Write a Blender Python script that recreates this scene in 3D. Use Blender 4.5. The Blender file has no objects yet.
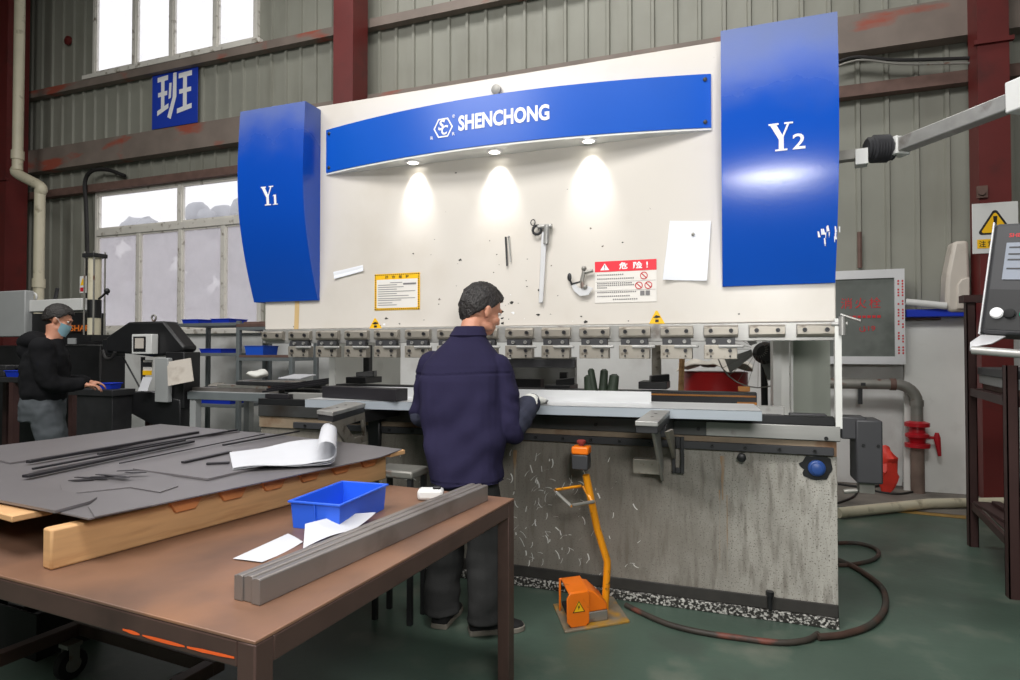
import bpy, math, random
from mathutils import Vector, Matrix, noise
random.seed(7)
S = bpy.context.scene
COL = S.collection
W, H, F = 1020.0, 680.0, 610.0
YAW, PITCH, CAMZ = math.radians(19.83), math.radians(1.033), 1.36
# ------------------------------------------------------------------ camera
cd = bpy.data.cameras.new('camera'); cam = bpy.data.objects.new('camera', cd); COL.objects.link(cam)
cam.location = (0, 0, CAMZ); cam.rotation_euler = (math.pi/2 + PITCH, 0, YAW)
cd.lens = F / W * 36.0; cd.sensor_width = 36; cd.clip_start = 0.05; cd.clip_end = 200
S.camera = cam
# ------------------------------------------------------------------ world, lights, exposure
wd = bpy.data.worlds.new('overcast_sky'); S.world = wd; wd.use_nodes = True
bg = wd.node_tree.nodes['Background']; bg.inputs[0].default_value = (0.96, 0.955, 0.975, 1); bg.inputs[1].default_value = 1.35
def area(name, loc, target, sx, sy, power, col=(1, 1, 1)):
    l = bpy.data.lights.new(name, 'AREA'); l.shape = 'RECTANGLE'; l.size = sx; l.size_y = sy; l.energy = power; l.color = col
    o = bpy.data.objects.new(name, l); COL.objects.link(o); o.location = loc
    o.rotation_euler = (Vector(target) - Vector(loc)).to_track_quat('-Z', 'Y').to_euler(); return o
area('hall_lamp_front', (-1.0, -0.6, 6.6), (-1.0, 1.6, 0), 5.0, 1.6, 420, (1, .985, .96))
area('fill_light_behind', (-4.5, -3.6, 6.4), (-3.0, 2.0, 0), 4.0, 1.4, 260, (1, .985, .96))  # added fill light behind the camera, brightens the floor under the table
area('hall_lamp_left', (-7.0, 1.5, 6.8), (-6.5, 3.0, 0), 3.0, 1.2, 90, (1, .98, .95))
area('hall_lamp_rear', (-2.0, 5.2, 7.6), (-2.0, 5.6, 0), 7.0, 0.8, 185, (1, .98, .95))
area('camera_flash', (0.40, -0.10, 2.04), (-0.6, 3.3, 1.75), 0.6, 0.42, 48, (1, .985, .96))
S.view_settings.view_transform = 'Standard'; S.view_settings.look = 'None'
S.view_settings.exposure = 0.0; S.view_settings.gamma = 1; S.view_settings.use_curve_mapping = False
# ------------------------------------------------------------------ from a pixel of the photograph to a point on a known plane
cy, sy_ = math.cos(YAW), math.sin(YAW); cp, sp = math.cos(PITCH), math.sin(PITCH)
FW = Vector((-sy_*cp, cy*cp, sp)); RT = Vector((cy, sy_, 0)); UP = RT.cross(FW)
C0 = Vector((0, 0, CAMZ))
def ray(px, py): return FW + RT*((px-510)/F) + UP*((340-py)/F)
def onY(px, py, Y): d = ray(px, py); return C0 + d*(Y/d.y)
def onZ(px, py, z): d = ray(px, py); return C0 + d*((z-CAMZ)/d.z)
def onX(px, py, X): d = ray(px, py); return C0 + d*(X/d.x)
def onD(px, py, dd): return C0 + ray(px, py)*dd
# ------------------------------------------------------------------ materials
def lin(c):
    return tuple((v/255/12.92 if v <= 10 else ((v/255+.055)/1.055)**2.4) for v in c)
def mat(name, col, rough=.5, metal=0., var=.08, vscale=5., dirt=None, dlo=.55, dhi=.75, dscale=4., stretch=(1, 1, 1), dstretch=(1, 1, 1), bump=0., bscale=40., spec=.5, damt=1., detail=5., dirt2=None, d2=(.6, .7, 20.), d2stretch=(1, 1, 1), rvar=.0):
    m = bpy.data.materials.new(name); m.use_nodes = True; nt = m.node_tree; N = nt.nodes; L = nt.links
    b = N['Principled BSDF']; b.inputs['Roughness'].default_value = rough; b.inputs['Metallic'].default_value = metal
    b.inputs['Specular IOR Level'].default_value = spec
    tc = N.new('ShaderNodeTexCoord')
    def nz(scale, st, det=detail):
        mp = N.new('ShaderNodeMapping'); mp.inputs['Scale'].default_value = st; L.new(tc.outputs['Object'], mp.inputs['Vector'])
        n = N.new('ShaderNodeTexNoise'); n.inputs['Scale'].default_value = scale; n.inputs['Detail'].default_value = det
        L.new(mp.outputs[0], n.inputs['Vector']); return n.outputs['Fac']
    c = lin(col)
    r = N.new('ShaderNodeValToRGB'); e = r.color_ramp.elements
    e[0].position = .3; e[1].position = .7
    e[0].color = (*[max(0, v*(1-var)) for v in c], 1); e[1].color = (*[min(1, v*(1+var)) for v in c], 1)
    L.new(nz(vscale, stretch), r.inputs[0]); out = r.outputs[0]
    for dc, lo, hi, ds, st, am in ((dirt, dlo, dhi, dscale, dstretch, damt), (dirt2, d2[0], d2[1], d2[2], d2stretch, 1.)):
        if dc is None: continue
        rr = N.new('ShaderNodeValToRGB'); rr.color_ramp.elements[0].position = lo; rr.color_ramp.elements[1].position = hi
        rr.color_ramp.elements[1].color = (am, am, am, 1)
        L.new(nz(ds, st, 8.), rr.inputs[0])
        mx = N.new('ShaderNodeMix'); mx.data_type = 'RGBA'; L.new(rr.outputs[0], mx.inputs[0]); L.new(out, mx.inputs[6]); mx.inputs[7].default_value = (*lin(dc), 1)
        out = mx.outputs[2]
    L.new(out, b.inputs['Base Color'])
    if rvar:
        mr = N.new('ShaderNodeMapRange'); mr.inputs[3].default_value = max(.03, rough-rvar); mr.inputs[4].default_value = min(1, rough+rvar)
        L.new(nz(vscale*1.7, stretch), mr.inputs[0]); L.new(mr.outputs[0], b.inputs['Roughness'])
    if bump:
        bp = N.new('ShaderNodeBump'); bp.inputs['Strength'].default_value = bump; bp.inputs['Distance'].default_value = .01
        L.new(nz(bscale, (1, 1, 1)), bp.inputs['Height']); L.new(bp.outputs[0], b.inputs['Normal'])
    return m
def emis(name, col, st):
    m = mat(name, col); b = m.node_tree.nodes['Principled BSDF']; b.inputs['Emission Color'].default_value = (*lin(col), 1); b.inputs['Emission Strength'].default_value = st; return m
M = {}
M['floor'] = mat('green_floor_paint', (74, 92, 81), .42, var=.22, vscale=1.3, dirt=(126, 126, 114), dlo=.55, dhi=.74, dscale=2.6, damt=.6, dirt2=(66, 74, 68), d2=(.55, .8, 2.3), bump=.08, bscale=30, rvar=.1)
M['cladding'] = mat('grey_green_cladding', (141, 141, 131), .5, var=.06, vscale=2, dirt=(112, 110, 98), dlo=.5, dhi=.85, dscale=1.5, dstretch=(2, 2, .5), damt=.6)
M['whitewash'] = mat('whitewashed_brick', (226, 226, 224), .8, var=.04, vscale=2, dirt=(186, 182, 178), dlo=.52, dhi=.72, dscale=2.4, damt=.6, bump=.25, bscale=14)
M['plain_wall'] = mat('hall_wall', (112, 114, 108), .8)
M['roof'] = mat('roof_sheet', (118, 120, 116), .7)
M['red_steel'] = mat('oxide_red_steel', (98, 32, 30), .5, var=.12, vscale=3, dirt=(74, 30, 28), dlo=.55, dhi=.8, dscale=4)
M['girt'] = mat('dusty_girt_steel', (124, 112, 104), .6, var=.14, vscale=3, dirt=(158, 66, 44), dlo=.56, dhi=.66, dscale=1.3, dstretch=(1, 1, 3), damt=.8)
M['rust'] = mat('rusty_angle', (104, 80, 72), .7, var=.2, vscale=8)
M['win_frame'] = mat('old_white_window_frame', (220, 216, 208), .5, var=.06, dirt=(120, 108, 92), dlo=.58, dhi=.72, dscale=9)
M['cream_pipe'] = mat('cream_plastic_pipe', (206, 198, 174), .45, var=.05, dirt=(150, 140, 116), dlo=.6, dhi=.75, dscale=8)
M['ram'] = mat('white_machine_paint', (212, 206, 198), .33, var=.02, vscale=2, dirt=(180, 168, 150), dlo=.55, dhi=.85, dscale=1.7, damt=.5, dirt2=(96, 84, 74), d2=(.75, .76, 24.))
M['white_paint'] = mat('white_enamel', (226, 226, 222), .4, var=.03, dirt=(170, 165, 155), dlo=.6, dhi=.8, dscale=4, damt=.5)
M['blue'] = mat('blue_machine_paint', (10, 72, 176), .24, var=.03, vscale=2, bump=.015, bscale=60)
M['blue_dusty'] = mat('dusty_blue_paint', (12, 78, 184), .2, var=.03, vscale=2, bump=.03, bscale=90)
M['sign_blue'] = mat('blue_sign_sheet', (14, 86, 190), .3, var=.03, vscale=3)
M['white_print'] = mat('white_lettering', (240, 240, 242), .4, var=.01)
M['base'] = mat('grimy_base_plate', (188, 185, 177), .6, var=.14, vscale=6, stretch=(3, 3, .6), dirt=(112, 106, 98), dlo=.5, dhi=.68, dscale=11, dstretch=(3, 3, .45), damt=.7, dirt2=(78, 72, 66), d2=(.58, .66, 130.), bump=.1, bscale=60)
M['scuff'] = mat('chalky_scuff', (226, 226, 222), .7)
M['kick'] = mat('chipped_white_foot', (196, 194, 188), .6, dirt=(44, 42, 39), dlo=.40, dhi=.50, dscale=70, dstretch=(1, 1, 1.2))
M['grime'] = mat('black_grime', (50, 48, 45), .7, var=.2, vscale=12)
M['beam'] = mat('worn_bed_steel', (84, 84, 84), .42, .55, var=.15, vscale=2, stretch=(1, 4, 4), dirt=(60, 52, 46), dlo=.5, dhi=.7, dscale=3)
M['bright_steel'] = mat('ground_steel', (164, 163, 160), .38, .4, var=.12, vscale=3, stretch=(1, 6, 6), dirt=(96, 84, 74), dlo=.6, dhi=.75, dscale=6)
M['clamp'] = mat('clamp_steel', (158, 152, 142), .4, .45, var=.1, vscale=9, dirt=(92, 80, 68), dlo=.58, dhi=.72, dscale=22)
M['dark_steel'] = mat('dark_blued_steel', (56, 56, 58), .45, .4, var=.15, vscale=9)
M['black'] = mat('black_machine_paint', (26, 26, 28), .42, var=.2, vscale=6)
M['black_matt'] = mat('black_rubber', (22, 22, 23), .75, var=.2)
M['dark_grey'] = mat('dark_grey_cover', (56, 56, 59), .5, var=.06)
M['guard'] = mat('grey_green_guard', (176, 180, 170), .6, var=.03)
M['sheet'] = mat('coated_sheet_metal', (172, 180, 188), .36, .25, var=.04, vscale=2)
M['sheet_top'] = mat('brushed_flange', (206, 207, 208), .36, .2, var=.06, vscale=3, stretch=(1, 8, 8))
M['rail_rust'] = mat('rusty_ochre_bed', (138, 122, 102), .7, var=.25, vscale=5, dirt=(104, 72, 46), dlo=.52, dhi=.68, dscale=5)
M['navy'] = mat('navy_work_cloth', (39, 36, 61), .9, var=.1, vscale=5, bump=.15, bscale=200, spec=.15)
M['navy_dark'] = mat('faded_sleeve_cover', (56, 58, 72), .9, var=.1, vscale=9, bump=.2, bscale=160, spec=.15)
M['denim'] = mat('dark_grey_trousers', (60, 60, 60), .9, var=.14, vscale=7, bump=.15, bscale=180, spec=.1)
M['jeans'] = mat('grey_jeans', (82, 86, 90), .9, var=.12, vscale=8, spec=.1)
M['hoodie'] = mat('black_hoodie', (27, 27, 29), .95, var=.15, vscale=8, spec=.1)
M['skin'] = mat('skin', (196, 138, 112), .5, var=.05, vscale=12)
M['hair'] = mat('black_hair', (34, 30, 29), .5, var=.35, vscale=70, stretch=(1, 1, .3), dirt=(66, 62, 60), dlo=.6, dhi=.8, dscale=60, damt=.5, bump=.9, bscale=90)
M['glove'] = mat('white_knit_glove', (222, 222, 216), .9, var=.03, bump=.2, bscale=300)
M['shoe'] = mat('black_canvas_shoe', (26, 25, 26), .8, var=.15)
M['sole'] = mat('grey_rubber_sole', (128, 122, 112), .8, var=.1, vscale=20)
M['mask'] = mat('pale_blue_mask', (150, 190, 204), .8, var=.03)
M['white_eye'] = mat('eye', (226, 222, 216), .2, var=.01)
M['orange'] = mat('orange_enamel', (236, 118, 22), .38, var=.05, vscale=9, dirt=(176, 92, 34), dlo=.6, dhi=.75, dscale=14)
M['yellow'] = mat('yellow_orange_enamel', (226, 146, 20), .4, var=.07, vscale=9, dirt=(96, 70, 34), dlo=.62, dhi=.72, dscale=22)
M['pedal_plate'] = mat('worn_pedal_plate', (134, 122, 104), .55, .2, var=.2, vscale=12, dirt=(186, 138, 40), dlo=.45, dhi=.65, dscale=9)
M['warn'] = mat('warning_yellow', (244, 190, 20), .45, var=.02)
M['warn_red'] = mat('danger_red', (226, 44, 60), .45, var=.02)
M['ink'] = mat('black_print', (30, 28, 28), .5, var=.02)
M['red_ink'] = mat('red_print', (196, 36, 44), .5, var=.05)
M['grey_ink'] = mat('grey_print', (120, 118, 118), .6, var=.04)
M['paper'] = mat('white_paper', (198, 199, 204), .8, var=.015, bump=.03, bscale=12)
M['paper_bright'] = mat('bright_paper', (232, 234, 240), .7, var=.01)
M['sticker'] = mat('off_white_sticker', (226, 222, 216), .5, var=.02)
M['table_top'] = mat('brown_steel_table_top', (132, 98, 78), .42, .1, var=.16, vscale=2.2, dirt=(80, 66, 60), dlo=.42, dhi=.75, dscale=2.4, damt=.85, dirt2=(152, 108, 78), d2=(.58, .8, 1.9), rvar=.1)
M['table_steel'] = mat('brown_table_steel', (86, 66, 60), .42, .35, var=.16, vscale=5, dirt=(60, 46, 42), dlo=.5, dhi=.75, dscale=5)
M['orange_paint'] = mat('orange_crayon', (226, 92, 30), .7, var=.05)
M['wood'] = mat('pallet_timber', (204, 160, 112), .65, var=.14, vscale=3, stretch=(1, 1, 10), dirt=(166, 118, 74), dlo=.5, dhi=.75, dscale=3, dstretch=(1, 1, 8))
M['wood_dark'] = mat('brown_timber_tongue', (198, 128, 76), .65, var=.16, vscale=9)
M['wood_end'] = mat('grey_timber_end', (168, 158, 142), .8, var=.15, vscale=20)
M['sheet_dark'] = mat('black_oxide_sheet', (120, 116, 118), .36, .3, var=.08, vscale=1.5)
M['strip_dark'] = mat('dark_steel_strip', (44, 42, 46), .4, .3, var=.12, vscale=8)
M['bar'] = mat('mill_steel_bar', (138, 132, 128), .38, .5, var=.1, vscale=2.5, stretch=(1, 1, 1), dirt=(104, 96, 90), dlo=.5, dhi=.75, dscale=5)
M['bin'] = mat('blue_bin_plastic', (36, 92, 214), .4, var=.04)
M['bin_dark'] = mat('deep_blue_bin_plastic', (24, 56, 190), .4, var=.04)
M['aluminium'] = mat('aluminium_frame', (216, 216, 218), .35, .15, var=.04)
M['cab_glass'] = mat('dusty_cabinet_glass', (112, 116, 112), .25, var=.18, vscale=2, dirt=(76, 80, 76), dlo=.5, dhi=.75, dscale=2.4)
M['galv'] = mat('galvanised_pipe', (140, 138, 132), .45, .4, var=.12, vscale=9, dirt=(112, 72, 56), dlo=.6, dhi=.7, dscale=9)
M['valve_red'] = mat('valve_red', (176, 26, 38), .35, var=.06)
M['stop_red'] = mat('dull_stop_red', (136, 52, 48), .5, var=.1)
M['rack_brown'] = mat('dark_brown_angle', (68, 46, 44), .5, .15, var=.14, vscale=6)
M['rack_blue'] = mat('grey_blue_angle', (112, 118, 120), .5, .1, var=.08, vscale=6)
M['cable'] = mat('black_cable', (30, 28, 28), .6, var=.15)
M['hose'] = mat('dirty_brown_hose', (70, 50, 42), .6, var=.25, vscale=7, dirt=(58, 54, 48), dlo=.45, dhi=.6, dscale=5)
M['hose_dark'] = mat('dirty_black_hose', (56, 50, 44), .6, var=.3, vscale=8, dirt=(112, 62, 50), dlo=.56, dhi=.66, dscale=6)
M['white_plastic'] = mat('white_plastic', (214, 214, 212), .45, var=.03)
M['pale_grey'] = mat('pale_grey_enamel', (156, 158, 158), .45, var=.04)
M['off_white'] = mat('off_white_casing', (198, 190, 180), .5, var=.06, dirt=(160, 148, 136), dlo=.55, dhi=.75, dscale=6)
M['red_drum'] = mat('red_drum_paint', (168, 26, 28), .4, var=.1, vscale=5)
M['cloth'] = mat('crumpled_grey_cloth', (206, 200, 190), .9, var=.12, vscale=9, bump=.4, bscale=22)
M['green_rubber'] = mat('dark_green_rubber', (44, 56, 42), .6, var=.15, vscale=9)
M['lens'] = emis('lit_lamp_lens', (255, 250, 235), 12.)
M['screen'] = mat('glossy_screen', (150, 156, 168), .15, var=.08, vscale=5)
M['ochre'] = mat('ochre_rail', (204, 134, 54), .5, var=.1)
M['green_btn'] = mat('green_button', (20, 150, 116), .35, var=.02)
M['red_plastic'] = mat('red_film', (226, 62, 48), .5, var=.1, vscale=14)
M['blue_hub'] = mat('blue_hub', (44, 76, 140), .4, var=.08)
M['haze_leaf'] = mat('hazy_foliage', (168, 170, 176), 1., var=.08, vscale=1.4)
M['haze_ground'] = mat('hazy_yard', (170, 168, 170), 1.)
M['orange_sign'] = mat('orange_lettering', (226, 120, 40), .5, var=.02)
M['sign_brown'] = mat('brown_sign', (52, 28, 22), .5, var=.03)
def glass_mat(name, dust, tint):
    m = bpy.data.materials.new(name); m.use_nodes = True; nt = m.node_tree; N = nt.nodes; L = nt.links
    for n in list(N): N.remove(n)
    o = N.new('ShaderNodeOutputMaterial'); tr = N.new('ShaderNodeBsdfTransparent'); tl = N.new('ShaderNodeBsdfTranslucent'); gl = N.new('ShaderNodeBsdfGlossy')
    tl.inputs[0].default_value = (*lin(tint), 1); gl.inputs['Roughness'].default_value = .08
    tc = N.new('ShaderNodeTexCoord'); nz = N.new('ShaderNodeTexNoise'); nz.inputs['Scale'].default_value = 3.; nz.inputs['Detail'].default_value = 8; L.new(tc.outputs['Object'], nz.inputs['Vector'])
    mr = N.new('ShaderNodeMapRange'); mr.inputs[3].default_value = max(0, dust-.18); mr.inputs[4].default_value = min(1, dust+.18); L.new(nz.outputs['Fac'], mr.inputs[0])
    a = N.new('ShaderNodeMixShader'); L.new(mr.outputs[0], a.inputs[0]); L.new(tr.outputs[0], a.inputs[1]); L.new(tl.outputs[0], a.inputs[2])
    b = N.new('ShaderNodeMixShader'); b.inputs[0].default_value = .05; L.new(a.outputs[0], b.inputs[1]); L.new(gl.outputs[0], b.inputs[2]); L.new(b.outputs[0], o.inputs[0]); return m
M['glass'] = glass_mat('window_glass', .12, (240, 240, 245)); M['frost'] = glass_mat('dusty_window_glass', .66, (222, 219, 222))
# the dust that has settled on the upper part of the blue covers (wear with a shape of its own, in world metres)
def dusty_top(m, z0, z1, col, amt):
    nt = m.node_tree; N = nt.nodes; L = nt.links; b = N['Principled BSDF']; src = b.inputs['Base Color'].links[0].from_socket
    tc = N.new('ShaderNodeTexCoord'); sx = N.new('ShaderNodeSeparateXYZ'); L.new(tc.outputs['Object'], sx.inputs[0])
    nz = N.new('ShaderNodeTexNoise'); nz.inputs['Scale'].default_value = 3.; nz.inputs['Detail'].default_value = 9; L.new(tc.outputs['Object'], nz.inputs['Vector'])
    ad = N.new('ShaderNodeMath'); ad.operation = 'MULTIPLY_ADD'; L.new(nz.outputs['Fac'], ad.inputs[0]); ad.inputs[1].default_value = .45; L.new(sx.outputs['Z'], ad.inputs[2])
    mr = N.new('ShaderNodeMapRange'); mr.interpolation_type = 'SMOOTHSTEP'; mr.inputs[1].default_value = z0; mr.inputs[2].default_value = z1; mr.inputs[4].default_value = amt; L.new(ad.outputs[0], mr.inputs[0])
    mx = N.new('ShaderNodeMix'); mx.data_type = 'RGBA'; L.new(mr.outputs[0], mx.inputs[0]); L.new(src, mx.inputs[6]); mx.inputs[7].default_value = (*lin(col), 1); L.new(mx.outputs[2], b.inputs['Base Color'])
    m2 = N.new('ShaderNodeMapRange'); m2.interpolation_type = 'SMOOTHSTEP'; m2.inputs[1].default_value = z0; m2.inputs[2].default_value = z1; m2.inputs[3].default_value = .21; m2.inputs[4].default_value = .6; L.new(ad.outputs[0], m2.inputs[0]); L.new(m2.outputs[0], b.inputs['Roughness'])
# old grime on the left half of the bed plate and along its foot
def grimy_left(m, x0, x1, col, amt):
    nt = m.node_tree; N = nt.nodes; L = nt.links; b = N['Principled BSDF']; src = b.inputs['Base Color'].links[0].from_socket
    tc = N.new('ShaderNodeTexCoord'); sx = N.new('ShaderNodeSeparateXYZ'); L.new(tc.outputs['Object'], sx.inputs[0])
    nz = N.new('ShaderNodeTexNoise'); nz.inputs['Scale'].default_value = 3.5; nz.inputs['Detail'].default_value = 10; nz.inputs['Roughness'].default_value = .7; L.new(tc.outputs['Object'], nz.inputs['Vector'])
    ad = N.new('ShaderNodeMath'); ad.operation = 'MULTIPLY_ADD'; L.new(nz.outputs['Fac'], ad.inputs[0]); ad.inputs[1].default_value = 1.3; L.new(sx.outputs['X'], ad.inputs[2])
    mr = N.new('ShaderNodeMapRange'); mr.inputs[1].default_value = x0; mr.inputs[2].default_value = x1; mr.inputs[3].default_value = amt; mr.inputs[4].default_value = 0; L.new(ad.outputs[0], mr.inputs[0])
    mx = N.new('ShaderNodeMix'); mx.data_type = 'RGBA'; L.new(mr.outputs[0], mx.inputs[0]); L.new(src, mx.inputs[6]); mx.inputs[7].default_value = (*lin(col), 1); L.new(mx.outputs[2], b.inputs['Base Color'])
grimy_left(M['base'], .2+1.28, 1.4+1.28, (104, 97, 87), .8)
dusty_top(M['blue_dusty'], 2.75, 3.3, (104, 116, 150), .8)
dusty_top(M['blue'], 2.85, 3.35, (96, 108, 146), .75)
# ------------------------------------------------------------------ mesh helpers
ORG = {}
def V(*a): return Vector(a[0] if len(a) == 1 else a)
class MB:
    def __init__(s): s.v = []; s.f = []; s.m = []
    def add(s, vs, fs, mi=0):
        o = len(s.v); s.v += [Vector(p) for p in vs]; s.f += [tuple(i+o for i in f) for f in fs]; s.m += [mi]*len(fs); return s
    def hexa(s, c, mi=0): return s.add(c, [(0, 3, 2, 1), (4, 5, 6, 7), (0, 1, 5, 4), (1, 2, 6, 5), (2, 3, 7, 6), (3, 0, 4, 7)], mi)
    def box(s, x0, x1, y0, y1, z0, z1, mi=0):
        return s.hexa([(x0, y0, z0), (x1, y0, z0), (x1, y1, z0), (x0, y1, z0), (x0, y0, z1), (x1, y0, z1), (x1, y1, z1), (x0, y1, z1)], mi)
    def obox(s, o, a, b, c, mi=0):      # corner + three edge vectors
        o, a, b, c = V(o), V(a), V(b), V(c)
        return s.hexa([o, o+a, o+a+b, o+b, o+c, o+a+c, o+a+b+c, o+b+c], mi)
    def prism(s, poly, vec, mi=0):
        n = len(poly); p = [V(q) for q in poly]; vec = V(vec)
        nrm = Vector((0, 0, 0))
        for i in range(n): nrm += p[i].cross(p[(i+1) % n])
        if nrm.dot(vec) > 0: p.reverse()
        fs = [tuple(range(n)), tuple(range(2*n-1, n-1, -1))] + [(i, i+n, (i+1) % n+n, (i+1) % n) for i in range(n)]
        return s.add(p+[q+vec for q in p], fs, mi)
    def tube(s, path, r, n=10, mi=0, closed=False, caps=True):
        P = [V(p) for p in path]; k = len(P); R = r if isinstance(r, (list, tuple)) else [r]*k
        vs = []; ref = None
        for i in range(k):
            if closed: t = P[(i+1) % k]-P[i-1]
            else: t = P[min(i+1, k-1)]-P[max(i-1, 0)]
            t.normalize()
            if ref is None: ref = t.orthogonal().normalized()
            ref = (ref - t*ref.dot(t))
            if ref.length < 1e-6: ref = t.orthogonal()
            ref.normalize(); b = t.cross(ref)
            for j in range(n):
                a = 2*math.pi*j/n; vs.append(P[i] + (ref*math.cos(a)+b*math.sin(a))*R[i])
        fs = []
        for i in range(k if closed else k-1):
            for j in range(n):
                a = i*n+j; b_ = i*n+(j+1) % n; c = ((i+1) % k)*n+(j+1) % n; d = ((i+1) % k)*n+j; fs.append((a, b_, c, d))
        if not closed and caps: fs += [tuple(range(n-1, -1, -1)), tuple(range((k-1)*n, k*n))]
        return s.add(vs, fs, mi)
    def cyl(s, a, b, r, n=16, mi=0): return s.tube([a, b], r, n, mi)
    def lathe(s, prof, org, axis=(0, 0, 1), n=24, mi=0):
        ax = V(axis).normalized(); o = V(org); u = ax.orthogonal().normalized(); w = ax.cross(u); vs = []
        for r, h in prof:
            for j in range(n):
                a = 2*math.pi*j/n; vs.append(o+ax*h+(u*math.cos(a)+w*math.sin(a))*r)
        k = len(prof); fs = []
        for i in range(k-1):
            for j in range(n): fs.append((i*n+j, i*n+(j+1) % n, (i+1)*n+(j+1) % n, (i+1)*n+j))
        fs += [tuple(range(n-1, -1, -1)), tuple(range((k-1)*n, k*n))]
        return s.add(vs, fs, mi)
    def ball(s, c, r, n=14, k=9, mi=0, X=None):
        c = V(c); r = V(r) if not isinstance(r, (int, float)) else V(r, r, r)
        X = X or Matrix.Identity(3); vs = [c+X@Vector((0, 0, -r.z))]
        for i in range(1, k):
            t = -math.pi/2+math.pi*i/k
            for j in range(n):
                a = 2*math.pi*j/n; vs.append(c+X@Vector((r.x*math.cos(t)*math.cos(a), r.y*math.cos(t)*math.sin(a), r.z*math.sin(t))))
        vs.append(c+X@Vector((0, 0, r.z))); e = len(vs)-1
        fs = [(0, 1+(j+1) % n, 1+j) for j in range(n)]
        for i in range(k-2):
            for j in range(n): fs.append((1+i*n+j, 1+i*n+(j+1) % n, 1+(i+1)*n+(j+1) % n, 1+(i+1)*n+j))
        fs += [(1+(k-2)*n+j, 1+(k-2)*n+(j+1) % n, e) for j in range(n)]
        return s.add(vs, fs, mi)
    def rings(s, rings, mi=0):          # list of closed rings of equal length
        n = len(rings[0]); vs = [p for r in rings for p in r]; fs = []
        for i in range(len(rings)-1):
            for j in range(n): fs.append((i*n+j, i*n+(j+1) % n, (i+1)*n+(j+1) % n, (i+1)*n+j))
        fs += [tuple(range(n-1, -1, -1)), tuple(range((len(rings)-1)*n, len(rings)*n))]
        return s.add(vs, fs, mi)
    def cloth(s, rows, th, mi=0):       # a bent sheet with thickness
        nr, nc = len(rows), len(rows[0]); P = [V(p) for r in rows for p in r]; nrm = []
        for i in range(nr):
            for j in range(nc):
                a = P[i*nc+min(j+1, nc-1)]-P[i*nc+max(j-1, 0)]; b = P[min(i+1, nr-1)*nc+j]-P[max(i-1, 0)*nc+j]; q = a.cross(b)
                nrm.append(q.normalized() if q.length > 1e-9 else Vector((0, 0, 1)))
        k = nr*nc; vs = P+[p-q*th for p, q in zip(P, nrm)]; fs = []
        for i in range(nr-1):
            for j in range(nc-1):
                a, b, c, d = i*nc+j, i*nc+j+1, (i+1)*nc+j+1, (i+1)*nc+j; fs += [(a, b, c, d), (d+k, c+k, b+k, a+k)]
        edge = [j for j in range(nc)]+[i*nc+nc-1 for i in range(1, nr)]+[(nr-1)*nc+j for j in range(nc-2, -1, -1)]+[i*nc for i in range(nr-2, 0, -1)]
        for i in range(len(edge)): a, b = edge[i], edge[(i+1) % len(edge)]; fs.append((b, a, a+k, b+k))
        return s.add(vs, fs, mi)
    def poly(s, pts, mi=0): return s.add(pts, [tuple(range(len(pts)))], mi)
    def mesh(s, name, mats, org, smooth):
        me = bpy.data.meshes.new(name); me.from_pydata([tuple(p-org) for p in s.v], [], s.f)
        for m in (mats if isinstance(mats, list) else [mats]): me.materials.append(M[m] if isinstance(m, str) else m)
        for p, mi in zip(me.polygons, s.m): p.material_index = mi
        if smooth: finish(me, smooth)
        me.update(); return me
    def build(s, name, mats, parent=None, smooth=40, bevel=0, top=None, kind=None, org=None, label=None):
        if parent is not None: org = ORG[parent.name]
        elif org is None:
            xs = [p.x for p in s.v]; ys = [p.y for p in s.v]; zs = [p.z for p in s.v]
            org = Vector(((min(xs)+max(xs))/2, (min(ys)+max(ys))/2, min(zs)))
        org = V(org); o = bpy.data.objects.new(name, s.mesh(name, mats, org, smooth)); COL.objects.link(o)
        return place(o, org, parent, bevel, top, kind, label)
def finish(me, ang):
    me.polygons.foreach_set('use_smooth', [True]*len(me.polygons))
    me.set_sharp_from_angle(angle=math.radians(ang))
def place(o, org, parent, bevel=0, top=None, kind=None, label=None):
    ORG[o.name] = org
    if parent is not None: o.parent = parent
    else: o.location = org
    if bevel:
        b = o.modifiers.new('bevel', 'BEVEL'); b.width = bevel; b.segments = 2; b.limit_method = 'ANGLE'; b.angle_limit = math.radians(40)
    if top:
        o['label'] = top[0]; o['category'] = top[1]
        if len(top) > 2 and top[2]: o['group'] = top[2]
    if kind: o['kind'] = kind
    if label: o['label'] = label
    return o
def thing(name, label, cat, loc, group=None, kind=None):
    o = bpy.data.objects.new(name, None); COL.objects.link(o); o.location = loc; o.empty_display_size = .1
    ORG[o.name] = V(loc)
    if label: o['label'] = label
    if cat: o['category'] = cat
    if group: o['group'] = group
    if kind: o['kind'] = kind
    return o
def dup(root, loc, label=None, rotz=None):
    r = root.copy(); COL.objects.link(r); r.location = loc; ORG[r.name] = V(loc)
    if rotz is not None: r.rotation_euler = (0, 0, rotz)
    if label: r['label'] = label
    for ch in list(root.children):
        c = ch.copy(); COL.objects.link(c); c.parent = r
        for g in list(ch.children): d = g.copy(); COL.objects.link(d); d.parent = c
    return r
def dup_part(o, parent, offset):
    c = o.copy(); COL.objects.link(c); c.parent = parent; c.location = o.location + V(offset); ORG[c.name] = ORG[o.name]
    for g in list(o.children): d = g.copy(); COL.objects.link(d); d.parent = c
    return c
_gl = {}
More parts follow.
